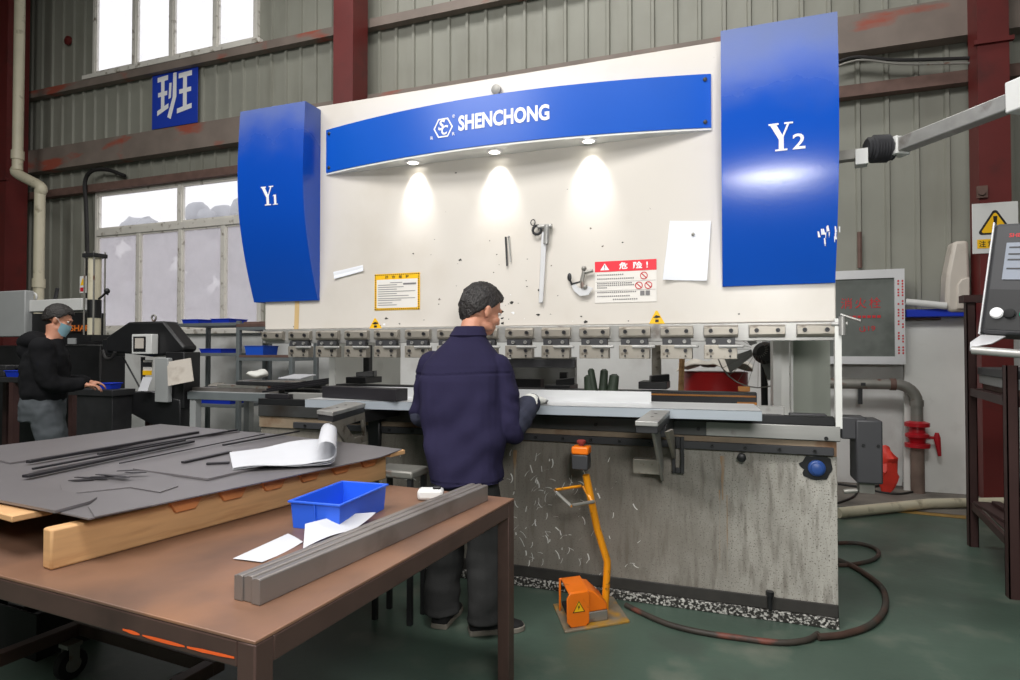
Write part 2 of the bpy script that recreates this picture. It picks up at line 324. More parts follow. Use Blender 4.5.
def glyphs(body, bold=0., shear=0.):
    k = (body, bold, shear)
    if k not in _gl:
        cu = bpy.data.curves.new('t', 'FONT'); cu.body = body; cu.offset = bold; cu.shear = shear; cu.resolution_u = 3
        o = bpy.data.objects.new('t', cu); COL.objects.link(o); dg = bpy.context.evaluated_depsgraph_get()
        me = o.evaluated_get(dg).to_mesh(); vs = [v.co.copy() for v in me.vertices]; fs = [tuple(p.vertices) for p in me.polygons]
        o.evaluated_get(dg).to_mesh_clear(); bpy.data.objects.remove(o); bpy.data.curves.remove(cu)
        _gl[k] = (vs, fs, min(v.x for v in vs), max(v.x for v in vs), min(v.y for v in vs), max(v.y for v in vs))
    return _gl[k]
def text(mb, body, fn, w, h, x=0., y=0., mi=0, bold=0., shear=0.):      # fn maps (s, t) in metres to a point
    vs, fs, x0, x1, y0, y1 = glyphs(body, bold, shear)
    mb.add([fn(x+(v.x-x0)/(x1-x0)*w, y+(v.y-y0)/(y1-y0)*h) for v in vs], fs, mi); return mb
def frame(o, ux, uy): o, ux, uy = V(o), V(ux), V(uy); return lambda s, t: o+ux*s+uy*t
def rect(mb, fn, s0, s1, t0, t1, mi=0): return mb.poly([fn(s0, t0), fn(s1, t0), fn(s1, t1), fn(s0, t1)], mi)
def lerp(a, b, t): return a+(b-a)*t
def smoothpath(pts, k=8):
    P = [V(p) for p in pts]; out = []
    for i in range(len(P)-1):
        p0, p1, p2, p3 = P[max(i-1, 0)], P[i], P[i+1], P[min(i+2, len(P)-1)]
        for j in range(k):
            t = j/k; out.append(.5*((2*p1)+(p2-p0)*t+(2*p0-5*p1+4*p2-p3)*t*t+(3*p1-p0-3*p2+p3)*t**3))
    out.append(P[-1]); return out
# ================================================================== THE SETTING
WY = 7.2                                        # back wall
XL, XR, YB, ZC = -14.0, 7.0, -5.0, 8.6
MB().box(XL, XR, YB, WY, -.1, 0).build('floor', 'floor', kind='structure', org=(0, 0, 0))
MB().box(XL, XR, YB, WY+.3, ZC, ZC+.1).build('ceiling', 'roof', kind='structure')
MB().box(XL-.1, XL, YB, WY+.3, 0, ZC).build('wall_left', 'plain_wall', kind='structure')
MB().box(XR, XR+.1, YB, WY+.3, 0, ZC).build('wall_right', 'plain_wall', kind='structure')
MB().box(XL, XR, YB-.1, YB, 0, ZC).build('wall_front', 'plain_wall', kind='structure')
LW = (onY(98, 250, WY).x, onY(264, 250, WY).x, 1.69, 4.0)        # lower window opening
UW = (onY(96, 40, WY).x, onY(260, 20, WY).x, 5.94, 8.0)          # upper window opening
ZB = 1.69
m = MB()
for x0, x1 in ((XL, XR),):
    m.box(x0, x1, WY-.06, WY+.24, 0, ZB)
m.build('wall_back', 'whitewash', kind='structure')
P_ = .262
def corr(mb, x0, x1, z0, z1):
    xs = []; k = math.floor(x0/P_)-1; raw = []
    while k*P_ < x1+P_:
        b = k*P_; raw += [(b, 0), (b+.195, 0), (b+.207, -.030), (b+.240, -.030), (b+.252, 0)]; k += 1
    pr = []
    for i, (x, d) in enumerate(raw):
        if i and raw[i-1][0] < x0 < x: a, e = raw[i-1]; pr.append((x0, lerp(e, d, (x0-a)/(x-a))))
        if x0 <= x <= x1: pr.append((x, d))
        if i+1 < len(raw) and x < x1 < raw[i+1][0]: a, e = raw[i+1]; pr.append((x1, lerp(d, e, (x1-x)/(a-x))))
    n = len(pr); vs = [(x, WY+d, z) for z in (z0, z1) for x, d in pr]+[(x, WY+d+.03, z) for z in (z0, z1) for x, d in pr]; fs = []
    for i in range(n-1):
        fs += [(i, i+1, n+i+1, n+i), (2*n+i+1, 2*n+i, 3*n+i, 3*n+i+1), (n+i, n+i+1, 3*n+i+1, 3*n+i), (i+1, i, 2*n+i, 2*n+i+1)]
    mb.add(vs, fs)
m = MB()
corr(m, XL, UW[0], ZB, ZC); corr(m, UW[0], LW[0], ZB, UW[2]); corr(m, LW[1], XR, ZB, UW[2]); corr(m, LW[0], LW[1], LW[3], UW[2]); corr(m, UW[1], XR, UW[2], ZC); corr(m, UW[0], UW[1], UW[3], ZC)
m.build('wall_back', 'cladding', kind='structure', smooth=0)
c_ = onZ(900, 511, 0).y
MB().box(.75, XR, c_, WY-.06, 0, .003).build('floor', mat('bare_concrete', (128, 122, 114), .8, var=.15, vscale=3, dirt=(88, 84, 78), dlo=.45, dhi=.7, dscale=3), kind='structure')
# horizontal girts of the steel wall
def girt(z0, z1, x0, x1, y0, name, mt, lip=.02):
    m = MB(); m.box(x0, x1, y0, y0+lip, z0, z1); m.box(x0, x1, y0+lip, WY-.035, z1-lip, z1); m.box(x0, x1, y0+lip, WY-.035, z0, z0+lip)
    return m.build(name, mt, kind='structure')
girt(4.42, 4.80, XL, XR, 7.0, 'wall_beam', 'girt'); girt(3.98, 4.10, XL, XR, 7.05, 'wall_beam', 'rust'); girt(5.74, 5.86, XL, XR, 7.05, 'wall_beam', 'girt')
# red H columns
def column(xc, w=.30, d=.34, y1=7.0):
    m = MB(); y0 = y1-d; t = .018
    m.box(xc-w/2, xc+w/2, y0, y0+t, 0, ZC); m.box(xc-w/2, xc+w/2, y1-t, y1, 0, ZC); m.box(xc-.012, xc+.012, y0+t, y1-t, 0, ZC)
    m.box(xc-w/2, xc-w/2+.01, y0+t, y1-t, 0, ZC); m.box(xc+w/2-.01, xc+w/2, y0+t, y1-t, 0, ZC)
    m.box(xc-w/2-.03, xc+w/2+.03, y0-.03, y0+t, 4.2, 4.24)
    return m.build('steel_column', 'red_steel', kind='structure')
XC1 = onY(343, 60, 6.66).x; CY2 = 6.76; cl_, cr_ = onY(979, 160, CY2).x, onY(1011, 160, CY2).x; XC2 = (cl_+cr_)/2
column(XC1); column(XC2, cr_-cl_, .24); column(onY(27, 240, 7.0).x-.16, .32)
# windows
def window(n, x0, x1, z0, z1, mull_top, mull_low, transom, y=7.14, low='frost', upp='glass'):
    r = thing('window_%d' % n, None, None, (x0, y, z0), kind='structure')
    m = MB(); t = .055; yb = WY+.02
    m.box(x0, x0+t, y, yb, z0, z1); m.box(x1-t, x1, y, yb, z0, z1); m.box(x0+t, x1-t, y, yb, z0, z0+t); m.box(x0+t, x1-t, y, yb, z1-t, z1); m.build('frame', 'win_frame', r, bevel=.004)
    if transom: MB().box(x0+t, x1-t, y-.015, yb, transom-.06, transom+.05).build('transom', 'win_frame', r, bevel=.004)
    zt = transom or z0
    def row(ms, a, b, mt):
        e = [x0+t]+list(ms)+[x1-t]
        for q in ms: MB().box(q-.035, q+.035, y-.005, yb, a, b).build('mullion', 'win_frame', r, bevel=.004)
        for i in range(len(e)-1):
            l = e[i]+(.035 if i else 0); g = e[i+1]-(.035 if i+2 < len(e) else 0); MB().box(l, g, y+.03, y+.036, a, b).build('pane', mt, r)
            s = MB(); w = .028
            s.box(l, l+w, y+.012, y+.05, a, b); s.box(g-w, g, y+.012, y+.05, a, b); s.box(l+w, g-w, y+.012, y+.05, a, a+w); s.box(l+w, g-w, y+.012, y+.05, b-w, b); s.build('sash', 'win_frame', r)
    if transom:
        row(mull_low, z0+t, zt-.06, low); row(mull_top, zt+.05, z1-t, upp)
    else: row(mull_top, z0+t, z1-t, upp)
    MB().box(x0-.12, x1+.12, y-.09, y, z0-.07, z0).build('sill', 'win_frame', r, bevel=.006)
lx = lambda p: onY(p, 250, 7.14).x
window(1, LW[0], LW[1], LW[2], LW[3], [lx(179)], [lx(138), lx(180), lx(223)], onY(160, 227, 7.14).z)
ux = lambda p: onY(p, 40, 7.14).x
window(2, UW[0], UW[1], UW[2], UW[3], [ux(134), ux(171), ux(215)], [], None)
# yard outside
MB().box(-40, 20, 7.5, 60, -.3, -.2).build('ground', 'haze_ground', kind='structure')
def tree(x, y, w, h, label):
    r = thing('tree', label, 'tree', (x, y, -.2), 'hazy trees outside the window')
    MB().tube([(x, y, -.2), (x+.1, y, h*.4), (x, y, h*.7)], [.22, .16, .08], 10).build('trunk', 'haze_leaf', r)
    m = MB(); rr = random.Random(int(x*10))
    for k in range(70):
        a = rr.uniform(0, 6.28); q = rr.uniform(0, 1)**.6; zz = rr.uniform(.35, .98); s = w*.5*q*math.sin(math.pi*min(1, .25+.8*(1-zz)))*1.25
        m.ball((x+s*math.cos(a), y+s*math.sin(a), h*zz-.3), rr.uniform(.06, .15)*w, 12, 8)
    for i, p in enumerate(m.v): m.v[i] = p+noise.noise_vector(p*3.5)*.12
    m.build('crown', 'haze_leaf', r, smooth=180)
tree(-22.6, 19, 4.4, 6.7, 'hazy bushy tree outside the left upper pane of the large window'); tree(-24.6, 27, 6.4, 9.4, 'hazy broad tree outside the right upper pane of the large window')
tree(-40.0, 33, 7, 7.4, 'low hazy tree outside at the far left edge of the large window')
# ================================================================== PRESS BRAKE
RY = 3.42; BX0, BX1 = -3.05, .50
pb = thing('press_brake', 'large white press brake with blue covers, a blue lettered sign and a grimy bed', 'machine', (-1.28, 3.6, 0))
rr = random.Random(3); m = MB().box(BX0, BX1, RY, RY+.10, 1.508, 3.017)
for k in range(58):
    x = rr.gauss(-1.25, .38) if k < 42 else rr.uniform(-2.9, .3); z = 1.525+rr.random()**2.2*(.55 if k < 42 else 1.2); sz = rr.choice([.003, .004, .005, .006, .011]); n = rr.randint(5, 9); a0 = rr.uniform(0, 6)
    m.poly([(x+sz*rr.uniform(.4, 1.6)*math.cos(a0+6.2832*i/n), RY-.0012, z+sz*rr.uniform(.3, 1.0)*math.sin(a0+6.2832*i/n)) for i in range(n)], 1 if k % 7 else 2)
ramp = m.build('ram', ['ram', 'grime', 'white_print'], pb, smooth=0, bevel=.006)
fr = lambda x, z, y=RY-.002: frame((x, y, z), (1, 0, 0), (0, 0, 1))
def pq(*pp): return [onY(x, y, RY-.002) for x, y in pp]
MB().poly(pq((299.5, 300), (298.5, 329), (294, 329.3), (295, 300))).build('rust_streak', mat('pale_rust_stain', (206, 176, 126), .5, var=.08), ramp)
# sign: bowed blue sheet with a white soffit
SX0, SX1, SZ0, SZ1 = -2.54, -.087, 2.553, 2.842
def sgY(x): t = (x-SX0)/(SX1-SX0); return RY-.012-.15*math.sin(math.pi*min(1, max(0, t)))**.9
sign = thing('sign_panel', None, None, (0, 0, 0)); COL.objects.unlink(sign); bpy.data.objects.remove(sign)
m = MB(); N_ = 40; front = [(lerp(SX0, SX1, i/N_)) for i in range(N_+1)]
m.prism([(x, sgY(x), SZ0) for x in front]+[(SX1, RY, SZ0), (SX0, RY, SZ0)], (0, 0, SZ1-SZ0))
sign = m.build('sign_panel', 'sign_blue', pb)
m = MB(); m.prism([(x, sgY(x)+.004, SZ0-.012) for x in front]+[(SX1, RY, SZ0-.012), (SX0, RY, SZ0-.012)], (0, 0, .011)); m.build('sign_soffit', 'white_paint', sign)
sf = lambda s, t: Vector((s, sgY(s)-.003, t))
def onsign(px, py):
    p = onY(px, py, RY-.1)
    for _ in range(4): p = onY(px, py, sgY(p.x))
    return p
a, b, c = onsign(458.5, 131.5), onsign(549.5, 121), onsign(458.5, 116)
text(m := MB(), 'SHENCHONG', sf, b.x-a.x, c.z-a.z, a.x, a.z, 0, .036); m.build('lettering', 'white_print', sign, smooth=0)
h0 = onsign(443.3, 128); m = MB(); R1, R2 = .066, .056
hx = lambda r, i: sf(h0.x+r*math.cos(math.pi/3*i), h0.z+r*math.sin(math.pi/3*i))
for i in range(6): m.poly([hx(R1, i), hx(R1, i+1), hx(R2, i+1), hx(R2, i)])
text(m, 'S', sf, .046, .062, h0.x-.034, h0.z-.012, 0, .03, .25); text(m, 'C', sf, .046, .056, h0.x-.012, h0.z-.042, 0, .03, .25)
for q, (dx, dz) in enumerate(((.062, .05), (.062, -.055), (-.086, -.06))): text(m, 'R' if q else '®', sf, .018, .02, h0.x+dx, h0.z+dz, 0, .01)
m.build('emblem', 'white_print', sign, smooth=0)
for x, z in ((SX1-.03, SZ1-.03), (SX1-.03, SZ0+.03), (SX0+.03, SZ1-.03), (SX0+.03, SZ0+.03)): MB().lathe([(.011, 0), (.011, .005), (.006, .008)], (x, sgY(x), z), (0, -1, 0), 10).build('screw', 'dark_steel', sign)
for px, py in ((413, 162), (494.5, 151.3), (588.5, 140.3)):
    p = onZ(px, py, SZ0-.013)
    d = thing('x', None, None, (0, 0, 0)); bpy.data.objects.remove(d)
    m = MB(); m.lathe([(.030, 0), (.048, 0), (.050, -.006), (.034, -.010), (.030, -.004)], (p.x, p.y, SZ0-.012), (0, 0, 1), 24); d = m.build('downlight', 'aluminium', pb)
    MB().lathe([(.030, -.002), (.030, -.006), (.012, -.0075)], (p.x, p.y, SZ0-.012), (0, 0, 1), 20).build('lens', 'lens', d)
    l = bpy.data.lights.new('downlight_lamp', 'SPOT'); l.energy = 15; l.spot_size = math.radians(66); l.spot_blend = 1.0; l.shadow_soft_size = .03; l.color = (1, .98, .95)
    o = bpy.data.objects.new('downlight_lamp', l); COL.objects.link(o); o.location = (p.x, p.y, SZ0-.035); o.rotation_euler = (math.radians(24), 0, 0)
# covers with a curved face
prof = [(z, 3.240+.170*k) for z, k in ((2.99, .12), (2.80, .05), (2.60, .0), (2.42, .02), (2.267, .10), (2.15, .215), (2.03, .37), (1.92, .54), (1.81, .735), (1.70, .95))]
pp = smoothpath([(y, z, 0) for z, y in prof], 6); PR = [(q[1], q[0]) for q in pp]
def covY(z):
    for i in range(len(PR)-1):
        if PR[i+1][0] <= z <= PR[i][0]: return lerp(PR[i+1][1], PR[i][1], (z-PR[i+1][0])/(PR[i][0]-PR[i+1][0]))
    return PR[0][1] if z > PR[0][0] else PR[-1][1]
def cover(x0, x1, px, py, s, digit, mt):
    m = MB(); m.prism([(x0, y, z) for z, y in PR]+[(x0, RY+.0, 1.70), (x0, RY+.1, 1.70), (x0, RY+.1, 2.99)], (x1-x0, 0, 0))
    c = m.build('side_cover', mt, pb, smooth=25)
    q = onY(px, py, 3.3)
    for _ in range(4): q = onY(px, py, covY(q.z)-.003)
    fn = lambda u, v: Vector((q.x+u, covY(q.z+v)-.003, q.z+v))
    m = MB(); k = s
    for pl in ([(.06, .95), (.32, .95), (.62, .47), (.42, .41)], [(.76, .95), (.85, .95), (.60, .45), (.52, .45)], [(.42, .05), (.62, .05), (.62, .48), (.42, .44)],
               [(0, .94), (.42, .94), (.42, 1), (0, 1)], [(.64, .94), (1, .94), (1, 1), (.64, 1)], [(.27, 0), (.77, 0), (.77, .06), (.27, .06)]):
        m.poly([fn(u*k*.82, v*k) for u, v in pl])
    if digit == '1':
        for pl in ([(.2, .05), (.36, .05), (.36, .62), (.2, .62)], [(.08, .52), (.2, .55), (.3, .62), (.2, .62)], [(.1, 0), (.46, 0), (.46, .05), (.1, .05)]): m.poly([fn(k*(.66+u*.9), v*k*.85) for u, v in pl])
    else: text(m, '2', fn, k*.42, k*.55, k*.80, k*.0, 0, .012)
    m.build('lettering', 'white_print', c, smooth=0); return c
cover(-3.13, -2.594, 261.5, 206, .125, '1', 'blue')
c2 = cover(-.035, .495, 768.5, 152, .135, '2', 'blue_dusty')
rr = random.Random(5); m = MB()
for px, py, h in ((820, 231, 9), (824, 236, 8), (828, 229, 12), (832, 234, 12), (836, 230, 12)):
    p = onY(px, py, covY(onY(px, py, 3.3).z)-.002)
    for j in range(3):
        x = p.x+rr.uniform(-.012, .012); z = p.z+rr.uniform(-.02, .02); m.poly([(x, covY(z)-.002, z), (x+.006, covY(z)-.002, z), (x+.009+rr.uniform(-.006, .006), covY(z-.02)-.002, z-.028), (x+.003, covY(z-.02)-.002, z-.028)])
m.build('peeled_marks', 'white_print', c2, smooth=0)
# lower strip of the ram and its clamps
MB().box(BX0, BX1, RY-.02, RY+.06, 1.412, 1.506).build('clamp_rail', 'bright_steel', pb, bevel=.003)
STEP = (.317+3.03)/15; X0 = -3.03
def bolt(mb, x, z, y, r=.011): mb.lathe([(r, 0), (r, .010), (r*.55, .010), (r*.5, .004)], (x, y, z), (0, -1, 0), 10)
for i in range(16):
    x = X0+STEP*i; y = RY-.055
    if i == 0:
        m = MB(); m.prism([(x, y+.012, 1.495), (x, y, 1.485), (x, y, 1.445), (x, y+.012, 1.432), (x, RY-.01, 1.432), (x, RY-.01, 1.495)], (.17, 0, 0)); up0 = m.build('upper_clamp', 'clamp', pb, bevel=.002)
        for q in (.035, .135): bolt(b_ := MB(), x+q, 1.466, y); b_.build('bolt', 'dark_steel', up0)
        xl = x
        m = MB(); m.box(x, x+.165, y, RY, 1.318, 1.392); lo0 = m.build('lower_clamp', 'clamp', pb, bevel=.003)
        for q in (.035, .13): bolt(b_ := MB(), x+q, 1.362, y, .010); b_.build('bolt', 'dark_steel', lo0)
        for q in (.035, .13): bolt(b_ := MB(), x+q, 1.333, y, .005); b_.build('bolt', 'dark_steel', lo0)
        m = MB(); m.box(x+.01, x+.155, y+.006, RY-.01, 1.394, 1.428); w = m.build('wedge', 'dark_grey', lo0)
        for q in (.05, .125): bolt(b_ := MB(), x+q, 1.411, y+.006, .010); b_.build('bolt', 'bright_steel', lo0)
        m = MB(); m.tube([(x+.075, y-.006, 1.384), (x+.19, y-.012, 1.384)], [.009, .0075], 10); m.ball((x+.19, y-.012, 1.384), .009, 10, 6); m.build('lever', 'bright_steel', lo0)
        lo0.location = (STEP, 0, 0)
    else:
        dup_part(up0, pb, (STEP*i, 0, 0))
        if 2 <= i <= 13: dup_part(lo0, pb, (STEP*(i-1), 0, 0))
MB().box(onY(508, 360, RY).x, onY(575, 360, RY).x, RY-.01, RY+.03, 1.262, 1.312).build('punch', 'dark_steel', pb, bevel=.004)
# side frames, guards and posts
def cframe(x0, x1):
    m = MB(); m.prism([(x0, 3.53, 0), (x0, 5.0, 0), (x0, 5.0, 2.85), (x0, 3.53, 2.85), (x0, 3.53, 1.72), (x0, 3.92, 1.62), (x0, 4.0, 1.5), (x0, 4.0, 1.05), (x0, 3.92, .93), (x0, 3.53, .86)], (x1-x0, 0, 0)); m.build('side_frame', 'white_paint', pb, bevel=.004)
cframe(-2.945, -2.885); cframe(.285, .335)
MB().box(.35, .56, 4.06, 4.09, .93, 1.66).build('side_guard', 'guard', pb)
MB().box(onY(836, 400, 3.38).x-.005, onY(841, 400, 3.38).x+.002, 3.36, 3.40, .98, 1.52).build('guard_post', 'white_paint', pb)
p = onY(835.5, 325, 3.38); m = MB(); m.cyl((p.x-.02, 3.37, p.z+.004), (p.x+.05, 3.36, p.z+.004), .012); m.cyl((p.x+.025, 3.35, p.z-.05), (p.x+.025, 3.35, p.z+.04), .016); m.cyl((p.x+.02, 3.36, p.z+.05), (p.x+.10, 3.32, p.z+.015), .007); m.build('guard_bracket', 'bright_steel', pb)
# bed: grimy front plate, foot, bed beam, die rail
BY = 3.385
m = MB().box(BX0, .4935, BY, BY+.12, .0, .84); rr = random.Random(11)
for k in range(170):
    px = rr.choice([rr.gauss(545, 28), rr.gauss(540, 25), rr.uniform(380, 420), rr.uniform(510, 640)]); py = rr.uniform(455, 585); p = onY(px, py, BY-.0012); L_ = rr.uniform(.012, .06); a = rr.gauss(1.1, .7); cv = rr.uniform(-16, 16); pts = []
    for j in range(6): pts.append(p+Vector((math.cos(a)*L_*j/5, 0, math.sin(a)*L_*j/5))); a += cv*L_/5
    w = rr.uniform(.0011, .0034)
    for j in range(5): m.poly([pts[j]+Vector((w, 0, 0)), pts[j+1]+Vector((w, 0, 0)), pts[j+1]-Vector((w, 0, w)), pts[j]-Vector((w, 0, w))], 1)
rr = random.Random(2); rs = mat('rust_run', (150, 122, 92), .7, var=.2, vscale=20, dirt=(150, 144, 134), dlo=.42, dhi=.6, dscale=12, dstretch=(3, 1, .4))
for px, w, y0, y1 in ((722.5, .010, 456, 500), (719.5, .004, 490, 560), (727, .003, 495, 575), (515, .012, 450, 490)):
    a, b = onY(px, y0, BY-.0015), onY(px, y1, BY-.0015); pl_ = []
    for j in range(9): t = j/8; pl_.append((a.x-w*(1-.7*t)*rr.uniform(.6, 1.2), a.y, lerp(a.z, b.z, t)))
    for j in range(8, -1, -1): t = j/8; pl_.append((a.x+w*(1-.7*t)*rr.uniform(.6, 1.2), a.y, lerp(a.z, b.z, t)))
    for j in range(8): m.poly([pl_[j], pl_[j+1], pl_[16-j], pl_[17-j]], 2)
bed = m.build('bed_plate', ['base', 'scuff', rs], pb, smooth=0, bevel=.004)
MB().box(BX0, .4935, BY-.025, BY, .0, .050).build('foot_rail', 'kick', pb, bevel=.004)
MB().box(BX0, .4935, BY-.010, BY, .050, .115).build('foot_flange', 'grime', pb, bevel=.01)
p = onY(770, 606, BY-.03); m = MB(); m.cyl((p.x, BY-.03, .062), (p.x, BY-.03, .135), .012); m.lathe([(.02, 0), (.02, .022)], (p.x, BY-.03, .128), n=6); m.build('levelling_bolt', 'black', pb)
BE = 3.36
MB().box(BX0, .505, BE, BE+.22, .915, .992).build('bed_beam', 'beam', pb, bevel=.004)
MB().box(-.12, .505, BE-.006, BE, .918, .99).build('beam_end_plate', 'bright_steel', pb, bevel=.003)
MB().box(BX0, .49, BE+.012, BE+.12, .84, .915).build('bed_ledge', 'rail_rust', pb)
MB().box(BX0, .48, BE+.0, BE+.05, .992, 1.035).build('die_rail', 'black', pb, bevel=.003)
MB().box(BX0+.2, .26, BE+.06, BE+.12, .992, 1.074).build('die', 'bright_steel', pb, bevel=.003)
for a, b, z in ((763, 783, 1.04), (791, 829, 1.04)):
    q, w = onY(a, 415, BE), onY(b, 415, BE); MB().box(q.x, w.x, BE+.06, BE+.14, .992, z).build('die_clamp', 'dark_grey', pb, bevel=.004)
rail = MB().box(-2.75, .475, BE-.01, BE+.02, .845, .885).build('support_rail', 'dark_grey', pb, bevel=.003)
for i in range(20): bolt(m := MB(), -2.65+i*.16, .866, BE-.008, .009); m.build('rail_bolt', 'black', rail)
p = onY(741.5, 457.5, BE-.01); m = MB(); m.lathe([(.018, 0), (.018, .03), (.022, .03), (.022, .05), (.012, .055)], (p.x, BY, p.z), (0, -1, 0)); m.build('stop_knob', 'black', pb)
p = onY(817, 468.5, BY-.02); m = MB(); ring = []
for j in range(26): a = 6.2832*j/26; r = .080*(.9+.3*noise.noise(Vector((math.cos(a)*2, math.sin(a)*2, 1)))); ring.append((p.x+r*math.cos(a), BY-.004, p.z+r*.85*math.sin(a)))
m.prism(ring, (0, .004, 0)); hb = m.build('hub_mount', 'black', pb)
m = MB(); m.lathe([(.040, 0), (.040, .014), (.036, .020), (.030, .022), (.028, .034), (.020, .038)], (p.x, BY-.004, p.z), (0, -1, 0), 28); m.build('hub_cap', 'blue_hub', hb)
for x, z in ((onY(856, 521, BE).x, .955), (onY(663.5, 434, BE).x, .952), (onY(698.5, 433.8, BE).x, .952), (onY(826, 438.5, BE).x, .93), (onY(596, 429.5, BE).x, .952)):
    if x < .5: MB().lathe([(.010, 0), (.010, .004)], (x, BE-.006, z), (0, -1, 0), 10).build('plug', 'black', pb)
# end drive
a, b = onY(844.5, 417, 3.36), onY(867, 440, 3.36); MB().box(.51, b.x, 3.36, 3.5, b.z, a.z).build('end_bracket', 'dark_grey', pb, bevel=.006)
a, b = onY(856, 420, 3.34), onY(883.5, 485, 3.34); mb_ = MB().box(a.x, b.x, 3.34, 3.52, b.z, a.z-.0).build('drive_housing', 'dark_grey', pb, bevel=.008)
for x, z in ((a.x+.03, a.z-.12), (b.x-.02, a.z-.12)): MB().lathe([(.008, 0), (.008, .004)], (x, 3.34, z), (0, -1, 0), 8).build('screw', 'black', mb_)
m = MB(); m.box((a.x+b.x)/2-.035, (a.x+b.x)/2+.03, 3.39, 3.46, b.z-.055, b.z); m.cyl(((a.x+b.x)/2-.04, 3.42, b.z-.05), ((a.x+b.x)/2-.10, 3.42, b.z-.06), .012); m.build('cable_plug', 'galv', pb)
# sheet support arms reaching out from the rail
def support_arm(quad, zt, th=.020):
    fl, fr2, br, bl = [onZ(x, y, zt) for x, y in quad]; dn = Vector((0, 0, -1))
    pl = MB().prism([fl, fr2, br, bl], dn*th).build('support_arm', 'bright_steel', pb, bevel=.003)
    ins = lambda p, c: p+(c-p)*.04
    c = (fl+fr2+br+bl)/4; q = [ins(p, c)+dn*th for p in (fl, fr2, br, bl)]; MB().prism(q, dn*.03).build('arm_rim', 'dark_steel', pl, bevel=.003)
    for t in (.35, .62):
        k = (fl.lerp(bl, t)+fr2.lerp(br, t))/2; MB().lathe([(.007, 0), (.007, .0015)], k, (0, 0, 1), 10).build('screw', 'dark_steel', pl)
    return pl, fl, fr2, br, bl
pl, fl, fr2, br, bl = support_arm(((635, 421), (658, 421.8), (670.3, 410), (651, 409.6)), 1.072)
yb = BE-.012; mid = (bl+br)/2; ed = (br-fr2).normalized()
MB().box(mid.x-.03, mid.x+.04, mid.y-.12, yb, .955, 1.018).build('arm_beam', 'dark_steel', pl, bevel=.004)
xg = lerp(fl.x, fr2.x, .55)
gq = lambda px, py, Y: onY(px, py, Y)
for dx, wd_, mt in ((.0, .014, 'bright_steel'), (.055, .016, 'clamp')):
    a_, b_ = fl.lerp(fr2, .55)+ed*.10, fl.lerp(fr2, .55)+ed*.40; x0 = a_.x+dx
    t1 = Vector((x0, a_.y, 1.02)); t2 = Vector((x0+.04, b_.y, 1.02)); k1 = gq(661+dx*200, 481-dx*400, yb-.03)
    m = MB(); m.prism([t1, t1.lerp(t2, .35), k1+Vector((.0, .0, .10)), k1+Vector((.0, 0, .0)), k1+Vector((-.0, -.05, .03))], (wd_, 0, 0)); m.build('gusset', mt, pl, bevel=.003)
q0_, q1_ = gq(672, 473, yb-.01), gq(684, 437, yb-.01); x0, x1, z0, z1 = q0_.x, q1_.x, q0_.z, q1_.z; w = (x1-x0)*.3; m = MB(); y_ = yb-.012
m.box(x0, x0+w, y_, yb, z0, z1); m.box(x1-w, x1, y_, yb, z0, z1); m.box(x0+w, x1-w, y_, yb, z0, z0+.03); m.box(x0+w, x1-w, y_, yb, z1-.05, z1); m.build('slotted_plate', 'dark_steel', pl, bevel=.003)
q0_, q1_ = gq(633, 473, yb-.06), gq(661, 460, yb-.06); MB().box(q0_.x, q1_.x, yb-.07, yb-.015, q0_.z, q1_.z).build('counter_block', 'clamp', pl, bevel=.004)
pl, fl, fr2, br, bl = support_arm(((316.7, 410), (332.6, 412), (365.6, 403.3), (349, 400.6)), 1.072)
mid = (bl+br)/2; MB().box(mid.x-.05, mid.x+.04, mid.y-.06, yb, .955, 1.018).build('arm_beam', 'dark_steel', pl, bevel=.004)
gp = lambda u, z: Vector((lerp(fr2.x, br.x, u), lerp(fr2.y, br.y, u), z))-Vector((.02, 0, 0))
tk = Vector((.016, 0, 0)); m = MB()
for quad in (((.0, 1.022), (1.0, 1.022), (.92, .985), (.40, .985)), ((.0, 1.022), (.40, .985), (.66, .905), (.50, .865)), ((.50, .865), (.66, .905), (.98, .895), (1.08, .86)), ((1.0, 1.022), (1.08, .86), (.98, .895), (.92, .985))): m.prism([gp(*c) for c in quad], tk)
m.build('gusset', 'clamp', pl, bevel=.002)
p = onY(374, 432, 3.33); MB().box(p.x-.04, p.x+.05, 3.315, 3.348, p.z-.10, p.z+.10).build('slide_block', 'black', pb, bevel=.012)
# back gauge seen through the throat
def finger(px, py0, py1, Y, w=.05, mt='dark_steel', foot=.17):
    a, b = onY(px, py0, Y), onY(px, py1, Y); m = MB(); m.box(a.x-w/2, a.x+w/2, Y, Y+.05, b.z, a.z); f = m.build('gauge_post', mt, pb, bevel=.004)
    m = MB(); m.box(a.x-foot*.55, a.x+foot*.45, Y-.12, Y+.1, b.z-.02, b.z+.025); m.prism([(a.x-.02, Y-.10, b.z+.025), (a.x+foot*.5, Y-.03, b.z+.025), (a.x+foot*.5, Y-.03, b.z+.07), (a.x-.02, Y-.10, b.z+.06)], (-.02, .08, 0)); m.build('gauge_stop', 'black', f, bevel=.004)
finger(366, 345, 380, 3.9); finger(656, 345, 385, 3.9, .055, 'clamp'); finger(563, 372, 388, 3.9)
a, b = onY(511, 361, 4.3), onY(575, 388, 4.3); MB().box(a.x, b.x, 4.3, 4.36, b.z-.1, a.z+.03).build('gauge_panel', 'pale_grey', pb)
a = onY(506, 378.5, 3.95); b = onY(542, 388, 3.95); MB().box(a.x, b.x, 3.92, 4.0, b.z, a.z).build('gauge_block', 'black', pb)
a, b = onY(655, 391, 3.75), onY(757, 402, 3.75); gb = MB().box(-2.7, b.x, 3.75, 3.86, b.z-.03, a.z).build('gauge_beam', 'dark_steel', pb, bevel=.003)
